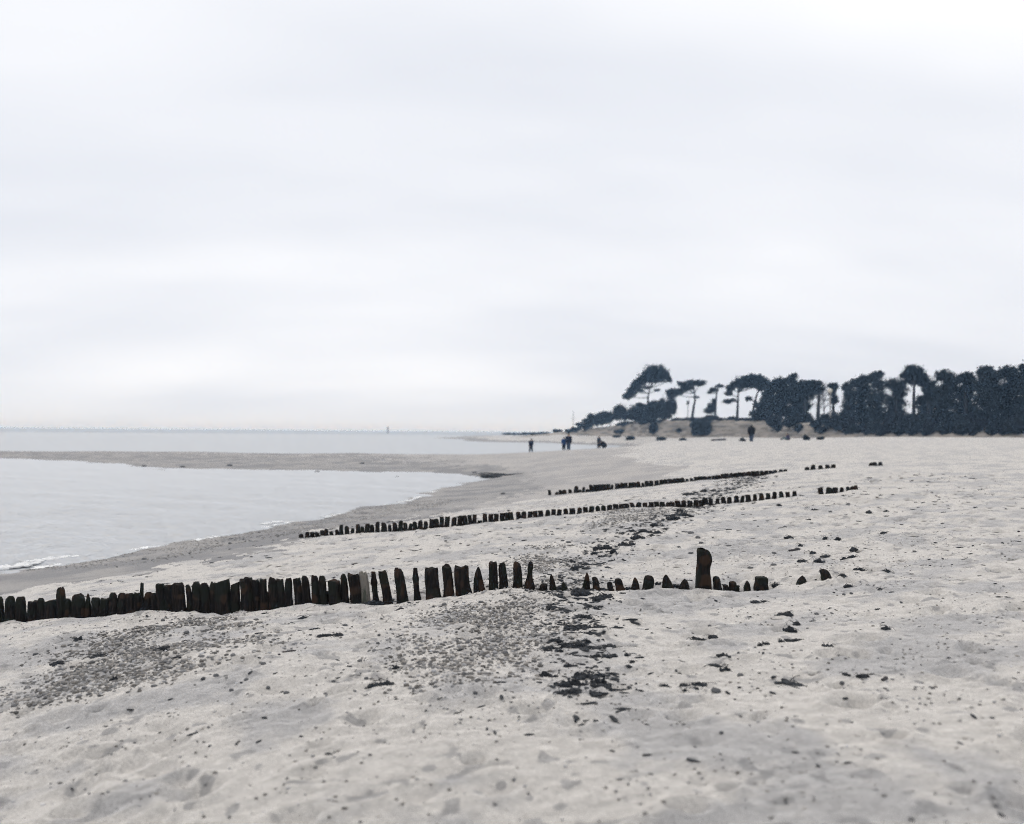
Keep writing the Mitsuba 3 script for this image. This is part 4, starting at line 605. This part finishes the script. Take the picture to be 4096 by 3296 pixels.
for c in near_order(STONES):
    where = 'by the lagoon and on the spit' if c[1] > 25 else 'on the sand of the left foreground' if c[0] < -0.2 and c[1] < 9.3 else 'on the sand of the middle foreground' if c[1] < 8.3 and c[0] < 2 else 'on the sand of the right foreground' if c[1] < 8.7 else 'on the sand behind the nearest groyne'
    count[where] = count.get(where, 0) + 1
    w, h = c[2], c[3]
    g = float(ground(c[0], c[1]))
    single('beach_stone', lump([c[0], c[1], g + h * 0.16], [w * 0.5, w * rng.uniform(0.4, 0.6), max(h * 0.42, 0.012)], 2, 0.3, 1.2, turn=rng.uniform(-0.4, 0.4)), 'm_stone',
           f'dark grey stone {where}, {rank(count[where])} nearest the camera', 'stone', 'dark stones lying on the beach', smooth=True)
STICK_LABEL = {'a': 'short dark stick lying on the sand in front of the nearest groyne, left of the middle'}
for n, (c, slope, lab) in enumerate(zip(STICKS, (0.05, 0.5, 0.5, 0.3, 0.0), (
        'short dark driftwood stick on the sand below the dense part of the nearest groyne', 'small dark driftwood splinter close before the wide stakes of the nearest groyne',
        'dark stick of driftwood in the right lower corner of the foreground', 'long dark stick of driftwood on the sand up right of the big post', 'small dark branch lying at the waterline of the spit'))):
    w, h = c[2], c[3]
    xs = np.linspace(-0.5, 0.5, 7)
    px_, py_ = c[0] + xs * w, c[1] + xs * w * slope * 1.6
    pz = ground(px_, py_) + h * 0.22
    single('driftwood_stick', tube(np.stack([px_, py_, pz + 0.1 * h * np.sin(xs * 9)], 1), h * 0.36 * np.array([0.55, 0.9, 1, 0.9, 1.05, 0.85, 0.5]), 8), 'm_driftwood', lab, 'driftwood', smooth=True)


def pebble_field(key, polygons, n_per_m2, size, label):
    V_, F_, Cc, k0 = [], [], [], 0
    v0, f0 = ICO[0]
    for poly, dens in zip(polygons, n_per_m2):
        pg = Polygon(poly).buffer(0)
        x0, y0, x1, y1 = pg.buffer(0.7).bounds
        from shapely import contains_xy, distance, points
        n = int(dens * (x1 - x0) * (y1 - y0))
        xy = np.column_stack([rng.uniform(x0, x1, n), rng.uniform(y0, y1, n)])
        edge = pg.buffer(0.7)
        xy = xy[contains_xy(edge, xy[:, 0], xy[:, 1])]
        inside = np.clip(1 - distance(pg.buffer(-0.15), points(xy)) / 0.8, 0, 1) ** 2
        patchy = meshkit.fbm(np.column_stack([xy * 1.9, 0 * xy[:, 0]]), 3, 61)
        xy = xy[rng.rand(len(xy)) < inside * np.clip((patchy - 0.30) * 3.4, 0.06, 1)]
        g = ground(xy[:, 0], xy[:, 1])
        for (x_, y_), z_ in zip(xy, g):
            s = size[0] + (size[1] - size[0]) * rng.rand() ** 2.2
            sc = s * np.array([rng.uniform(0.8, 1.3), rng.uniform(0.7, 1.1), rng.uniform(0.45, 0.75)])
            a_ = rng.rand() * 2 * PI
            w_ = v0 * sc * (1 + rng.uniform(-0.16, 0.16, (len(v0), 1)))
            w_ = np.column_stack([w_[:, 0] * math.cos(a_) - w_[:, 1] * math.sin(a_), w_[:, 0] * math.sin(a_) + w_[:, 1] * math.cos(a_), w_[:, 2]])
            V_.append(w_ + [x_, y_, z_ + sc[2] * 0.25])
            F_.append(f0 + k0)
            k0 += len(v0)
            tone = rng.choice([0.10, 0.16, 0.22, 0.30, 0.40, 0.5], p=[0.28, 0.30, 0.22, 0.12, 0.05, 0.03]) * rng.uniform(0.85, 1.15)
            tint = np.array([[1, 0.98, 0.96], [1, 1.0, 1.03], [1.04, 0.98, 0.92]][rng.randint(3)])
            Cc.append(np.tile(tone * tint, (len(v0), 1)))
    scene[key] = mikit.ply((np.vstack(V_), np.vstack(F_)), 'm_pebble', smooth=True, color=np.vstack(Cc))
    used.add(key)
    labels[key] = {'kind': 'stuff', 'label': label, 'category': 'pebbles'}


strand = [list(q) for q in SHORE[:9]] + [[q[0] + 2.6, q[1] - 1.0] for q in SHORE[8::-1]]
pebble_field('shingle', SHINGLE + [strand], [3300, 2900, 1500, 1000, 260], (0.004, 0.022), 'grey shingle lying in patches on the sand before and behind the nearest groyne')
bits = []
for k in range(2600):  # strewn crumbs added to stand in for the shaded dapple of footprints
    c = [rng.uniform(-6, 14), 2.6 + 22 * rng.rand() ** 1.6]
    if meshkit.fbm([[c[0] * 0.5, c[1] * 0.5, 3]], 3, 71)[0] < 0.44 or c[0] < -0.45 * c[1]:
        continue
    s = rng.uniform(0.004, 0.012) * (0.6 + 0.09 * c[1])
    bits.append(lump([c[0], c[1], 0], [s * rng.uniform(1, 3.5), s * rng.uniform(0.6, 1.2), s * 0.45], 1, 0.6, 2.5))
    bits[-1][0][:, 2] += float(base_level(c[0], c[1]))
tr = np.array(TRAIL)
tc = np.concatenate([[0], np.cumsum(np.linalg.norm(np.diff(tr, axis=0), axis=1))])
for k in range(1500):
    s_ = tc[-1] * rng.rand() ** 1.25
    c = np.array([np.interp(s_, tc, tr[:, 0]), np.interp(s_, tc, tr[:, 1])])
    if meshkit.fbm([[c[0] * 2, s_ * 0.7, 5]], 2, 77)[0] < 0.36:
        continue
    c = c + rng.normal(0, 1, 2) * [0.12 + 0.009 * c[1], 0.22 + 0.02 * c[1]]
    s = rng.uniform(0.006, 0.016) * (0.8 + 0.06 * c[1])
    bits.append(lump([c[0], c[1], 0], [s * rng.uniform(1, 4), s * rng.uniform(0.5, 1.3), s * 0.45], 1, 0.6, 2.5))
    bits[-1][0][:, 2] += float(base_level(c[0], c[1]))
bx_ = np.array([b_[0].mean(0) for b_ in bits])
lift = ground(bx_[:, 0], bx_[:, 1]) - base_level(bx_[:, 0], bx_[:, 1])
bits = [(b_[0] + [0, 0, d_ + 0.003], b_[1]) for b_, d_ in zip(bits, lift)]
scene['seaweed_and_shade_crumbs'] = mikit.ply(join(bits), 'm_wrack', smooth=False)
used.add('seaweed_and_shade_crumbs')
labels['seaweed_and_shade_crumbs'] = {'kind': 'stuff', 'label': 'small dark crumbs of seaweed along the trail, elsewhere dapple standing in for footprint shade', 'category': 'seaweed'}
pebble_field('scattered_pebbles', [[(-4, 3), (6, 3), (7, 12), (-6.5, 12)]], [200], (0.003, 0.013), 'small pebbles scattered over the foreground sand')
p = np.array([48.84, 153.8])
single('driftwood_log', tube(np.stack([p[0] + np.linspace(-1.5, 1.5, 7), p[1] + np.linspace(-0.2, 0.2, 7), ground(p[0] + np.linspace(-1.5, 1.5, 7), p[1] + np.linspace(-0.2, 0.2, 7)) + 0.16], 1),
       [0.16, 0.24, 0.22, 0.25, 0.2, 0.22, 0.12], 9), 'm_driftwood', 'long dark log lying on the far sand below the middle of the cliff', 'log', smooth=True)

# ---------------------------------------------------------------- lamp post, flagpole, sea mark
lx, ly, lz, l0 = 67.49, 147.7, 10.85, 6.0
t = thing('lamp_post', 'pale lamp post with a round globe head standing among the dark trees', 'lamp post')
part(t, 'pole', tube([[lx, ly, l0 - 0.8], [lx, ly, l0 + 1.5], [lx, ly, lz - 0.45]], [0.16, 0.14, 0.11], 10), 'm_grey_paint', True)
part(t, 'base', tube([[lx, ly, l0 - 0.8], [lx, ly, l0 + 0.5], [lx, ly, l0 + 0.7]], [0.24, 0.24, 0.16], 10), 'm_grey_paint', True)
part(t, 'collar', tube([[lx, ly, lz - 0.5], [lx, ly, lz - 0.36]], [0.15, 0.24], 10), 'm_grey_paint', True)
v, f = ICO[3]
part(t, 'globe', (v * [0.42, 0.42, 0.42] + [lx, ly, lz], f), 'm_pale_paint', True)
fx, fy, f0_, f1 = 37.96, 272.0, 2.6, 9.47
t = thing('flagpole', 'thin bare mast standing at the far left foot of the headland', 'mast')
part(t, 'pole', tube([[fx, fy, f0_ - 0.5], [fx, fy, 6], [fx, fy, f1]], [0.13, 0.11, 0.07], 8), 'm_grey_paint', True)
v, f = ICO[1]
part(t, 'finial', (v * 0.16 + [fx, fy, f1 + 0.1], f), 'm_grey_paint', True)
part(t, 'yard', tube([[fx - 0.9, fy, 7.4], [fx + 0.9, fy, 7.4]], [0.05, 0.05], 6), 'm_grey_paint', True)
bx, by = -69.2, 850.0
t = thing('navigation_beacon', 'faint dark pile beacon far out on the sea horizon', 'beacon')
part(t, 'pile', join([tube([[bx + dx, by + dy, -2], [bx + dx * 0.25, by + dy * 0.25, 5.2]], [0.22, 0.18], 7) for dx, dy in ((-1.3, -1), (1.3, -1), (0, 1.4))]), 'm_dark_metal', True)
part(t, 'platform', tube([[bx, by, 3.0], [bx, by, 3.2]], [1.0, 1.0], 12), 'm_dark_metal')
part(t, 'topmark', tube([[bx, by, 5.0], [bx, by, 5.3], [bx, by, 7.2]], [0.9, 0.9, 0.08], 10), 'm_dark_metal')


# ---------------------------------------------------------------- people
def chain(bones):
    """One continuous surface: the hull of the balls at the ends of each bone, all added up."""
    parts_ = []
    for a_, ra, b_, rb in bones:
        s1 = m3.Manifold.sphere(ra, 14).translate(list(map(float, a_)))
        s2 = m3.Manifold.sphere(rb, 14).translate(list(map(float, b_)))
        parts_.append(m3.Manifold.batch_hull([s1, s2]))
    m = m3.Manifold.batch_boolean(parts_, m3.OpType.Add).refine_to_length(0.05)
    me = m.to_mesh()
    tm = trimesh.Trimesh(me.vert_properties[:, :3], me.tri_verts)
    trimesh.smoothing.filter_taubin(tm, iterations=6)
    return tm


def person(label, x, y, face, H, J, coat, legs, hat=None, bulk=1.5, group='people on the beach'):
    """J: joints for a body of height 1, x to its right, y ahead, z up; face: degrees from +y, clockwise."""
    t = thing('person', label, 'person', group)
    z = float(ground(x, y))
    a_ = math.radians(face)
    R = np.array([[math.cos(a_), math.sin(a_), 0], [-math.sin(a_), math.cos(a_), 0], [0, 0, 1]])
    J = {k: np.array(v_, float) for k, v_ in J.items()}
    hd, nk, ch, pv = J['head'], J['neck'], J['chest'], J['pelvis']
    fwd = J.get('look', np.array([0, 1.0, 0]))
    up_ = np.array([0, 0, 1.0])
    side = np.cross(fwd, up_)
    side /= np.linalg.norm(side)
    body = [(hd + up_ * 0.022, 0.056, hd - up_ * 0.022 + fwd * 0.008, 0.05), (hd - up_ * 0.03 + fwd * 0.014, 0.042, hd - up_ * 0.052 + fwd * 0.022, 0.028),
            (hd + fwd * 0.052, 0.010, hd + fwd * 0.064 - up_ * 0.012, 0.011), (hd - up_ * 0.03, 0.035, nk, 0.036), (nk, 0.036, ch, 0.06), (ch, 0.08, pv, 0.075)]
    for s in (-1, 1):
        body.append((hd + side * s * 0.052, 0.012, hd + side * s * 0.056 - up_ * 0.02, 0.010))
    cl, lg, shoes = [(ch, 0.104, pv, 0.098), (nk - up_ * 0.02, 0.055, ch, 0.09), (pv, 0.098, pv - up_ * 0.05, 0.10)], [(pv, 0.09, pv - up_ * 0.03, 0.088)], []
    for s, q in ((-1, 'l'), (1, 'r')):
        sh, el, wr, hp, kn, an, to = (J[k + q] for k in ('sh', 'el', 'wr', 'hip', 'kn', 'an', 'toe'))
        body += [(ch, 0.06, sh, 0.045), (sh, 0.042, el, 0.031), (el, 0.031, wr, 0.021), (pv, 0.07, hp, 0.066), (hp, 0.066, kn, 0.043), (kn, 0.043, an, 0.026), (an, 0.026, to, 0.018)]
        d = wr - el
        d /= np.linalg.norm(d)
        out_ = side * s
        f2 = np.cross(d, out_)
        palm = wr + d * 0.05
        body.append((wr, 0.018, palm, 0.017))
        for k, ln in enumerate((0.040, 0.046, 0.043, 0.034)):
            o = palm + f2 * (k - 1.5) * 0.012
            b1 = o + d * ln * 0.55
            body += [(palm, 0.012, o, 0.006), (o, 0.006, b1, 0.0056), (b1, 0.0056, b1 + d * ln * 0.4 - out_ * 0.010, 0.005)]
        body.append((wr + d * 0.02, 0.009, wr + d * 0.04 + f2 * 0.035, 0.006))
        cl += [(ch, 0.08, sh, 0.058), (sh, 0.057, el, 0.043), (el, 0.043, wr - d * 0.01, 0.032)]
        lg += [(pv, 0.085, hp, 0.078), (hp, 0.078, kn, 0.054), (kn, 0.054, an + (kn - an) * 0.08, 0.042)]
        shoes.append([(an - up_ * 0.01, 0.033, to, 0.026), (an - up_ * 0.012, 0.03, an - up_ * 0.015 - (to - an) * 0.25, 0.026)])

    def put(mesh):
        return np.array(mesh.vertices) * H @ R.T + [x, y, z], np.array(mesh.faces)

    part(t, 'body', put(chain(body)), 'm_skin', True)
    cl = [(p_, a1 * bulk, q_, a2 * bulk) for p_, a1, q_, a2 in cl]
    lg = [(p_, a1 * (1 + 0.5 * (bulk - 1)), q_, a2 * (1 + 0.5 * (bulk - 1))) for p_, a1, q_, a2 in lg]
    part(t, 'coat', put(chain(cl)), 'm_cloth_' + coat, True)
    part(t, 'trousers', put(chain(lg)), 'm_cloth_' + legs, True)
    for s_ in shoes:
        part(t, 'shoe', put(chain(s_)), 'm_shoe', True)
    if hat:
        part(t, 'hat', put(chain([(hd + up_ * 0.035, 0.066, hd + up_ * 0.01 - fwd * 0.012, 0.064), (hd + up_ * 0.085, 0.014, hd + up_ * 0.09, 0.016)])), 'm_cloth_' + hat, True)
    else:
        part(t, 'hair', put(chain([(hd + up_ * 0.03 - fwd * 0.008, 0.063, hd - fwd * 0.022, 0.058), (hd - fwd * 0.028, 0.05, hd - up_ * 0.04 - fwd * 0.03, 0.03)])), 'm_hair', True)
    return t


def walk(step=0.11, lean=0.02, arms=0.07):
    return dict(head=(0, lean + 0.035, 0.935), neck=(0, lean + 0.01, 0.845), chest=(0, lean, 0.735), pelvis=(0, 0, 0.55), shl=(-0.115, lean, 0.80), shr=(0.115, lean, 0.80),
                ell=(-0.155, lean - arms, 0.63), elr=(0.155, lean + arms * 0.4, 0.63), wrl=(-0.15, -arms * 0.6, 0.49), wrr=(0.15, arms * 1.8, 0.505),
                hipl=(-0.05, 0, 0.51), hipr=(0.05, 0, 0.51), knl=(-0.052, step * 0.62, 0.285), knr=(0.052, -step * 0.2, 0.28), anl=(-0.05, step, 0.045), anr=(0.05, -step * 1.1, 0.06),
                toel=(-0.055, step + 0.09, 0.022), toer=(0.055, -step * 1.1 + 0.08, 0.02))


crouch = dict(head=(0.02, 0.24, 0.50), neck=(0, 0.17, 0.45), chest=(0, 0.10, 0.385), pelvis=(0, -0.10, 0.26), shl=(-0.115, 0.14, 0.43), shr=(0.115, 0.14, 0.43), ell=(-0.14, 0.22, 0.29), elr=(0.14, 0.22, 0.29),
              wrl=(-0.07, 0.31, 0.17), wrr=(0.07, 0.31, 0.16), hipl=(-0.055, -0.08, 0.24), hipr=(0.055, -0.08, 0.24), knl=(-0.10, 0.12, 0.28), knr=(0.10, 0.12, 0.28), anl=(-0.07, -0.02, 0.045), anr=(0.07, -0.02, 0.045),
              toel=(-0.08, 0.075, 0.022), toer=(0.08, 0.075, 0.022))
sit = dict(head=(0, -0.02, 0.475), neck=(0, -0.04, 0.39), chest=(0, -0.05, 0.28), pelvis=(0, 0, 0.10), shl=(-0.115, -0.06, 0.345), shr=(0.115, -0.06, 0.345), ell=(-0.16, -0.12, 0.19), elr=(0.16, -0.12, 0.19),
           wrl=(-0.15, -0.16, 0.05), wrr=(0.15, -0.16, 0.05), hipl=(-0.055, 0.02, 0.09), hipr=(0.055, 0.02, 0.09), knl=(-0.07, 0.25, 0.20), knr=(0.07, 0.25, 0.20), anl=(-0.06, 0.44, 0.045), anr=(0.06, 0.44, 0.045),
           toel=(-0.06, 0.47, 0.12), toer=(0.06, 0.47, 0.12))
person('person in dark coat walking alone, leftmost of the people by the far water', 9.13, 103.0, 160, 1.68, walk(0.13, 0.05, 0.10), 'navy', 'slate', 'navy')
person('person in bright blue jacket walking at the left side of the taller dark figure', 12.83, 100.0, 175, 1.55, walk(0.13, 0.02, 0.11), 'blue', 'black', 'navy')
person('tall person in black coat walking beside the person in the blue jacket', 13.29, 99.2, 185, 1.90, walk(0.11), 'navy', 'jeans', None)
person('slim person in dark slate coat standing behind the crouching figure', 17.9, 105.0, 150, 1.62, walk(0.05), 'slate', 'navy', 'slate', 1.3)
person('person in black coat crouching low on the sand right of the slim standing figure', 18.42, 104.3, 250, 1.75, crouch, 'black', 'black', 'navy')
person('person in bulky black jacket and blue jeans standing below the cliff, rightmost upright figure', 32.95, 92.0, 20, 1.86, walk(0.06), 'black', 'jeans', 'black', 1.7)
person('person sitting on the sand with knees drawn up, at the right below the cliff', 44.5, 110.5, 275, 1.72, sit, 'purple', 'teal', None, 1.35)

# ---------------------------------------------------------------- haze
scene['haze'] = {'type': 'cube', 'to_world': T().translate([0, 0, 11.5]).scale([7000, 7000, 15.5]), 'bsdf': {'type': 'null'}, 'interior': {'type': 'ref', 'id': 'air'}}
labels['haze'] = {'kind': 'stuff', 'label': 'thin sea haze in the air over the beach', 'category': 'haze'}
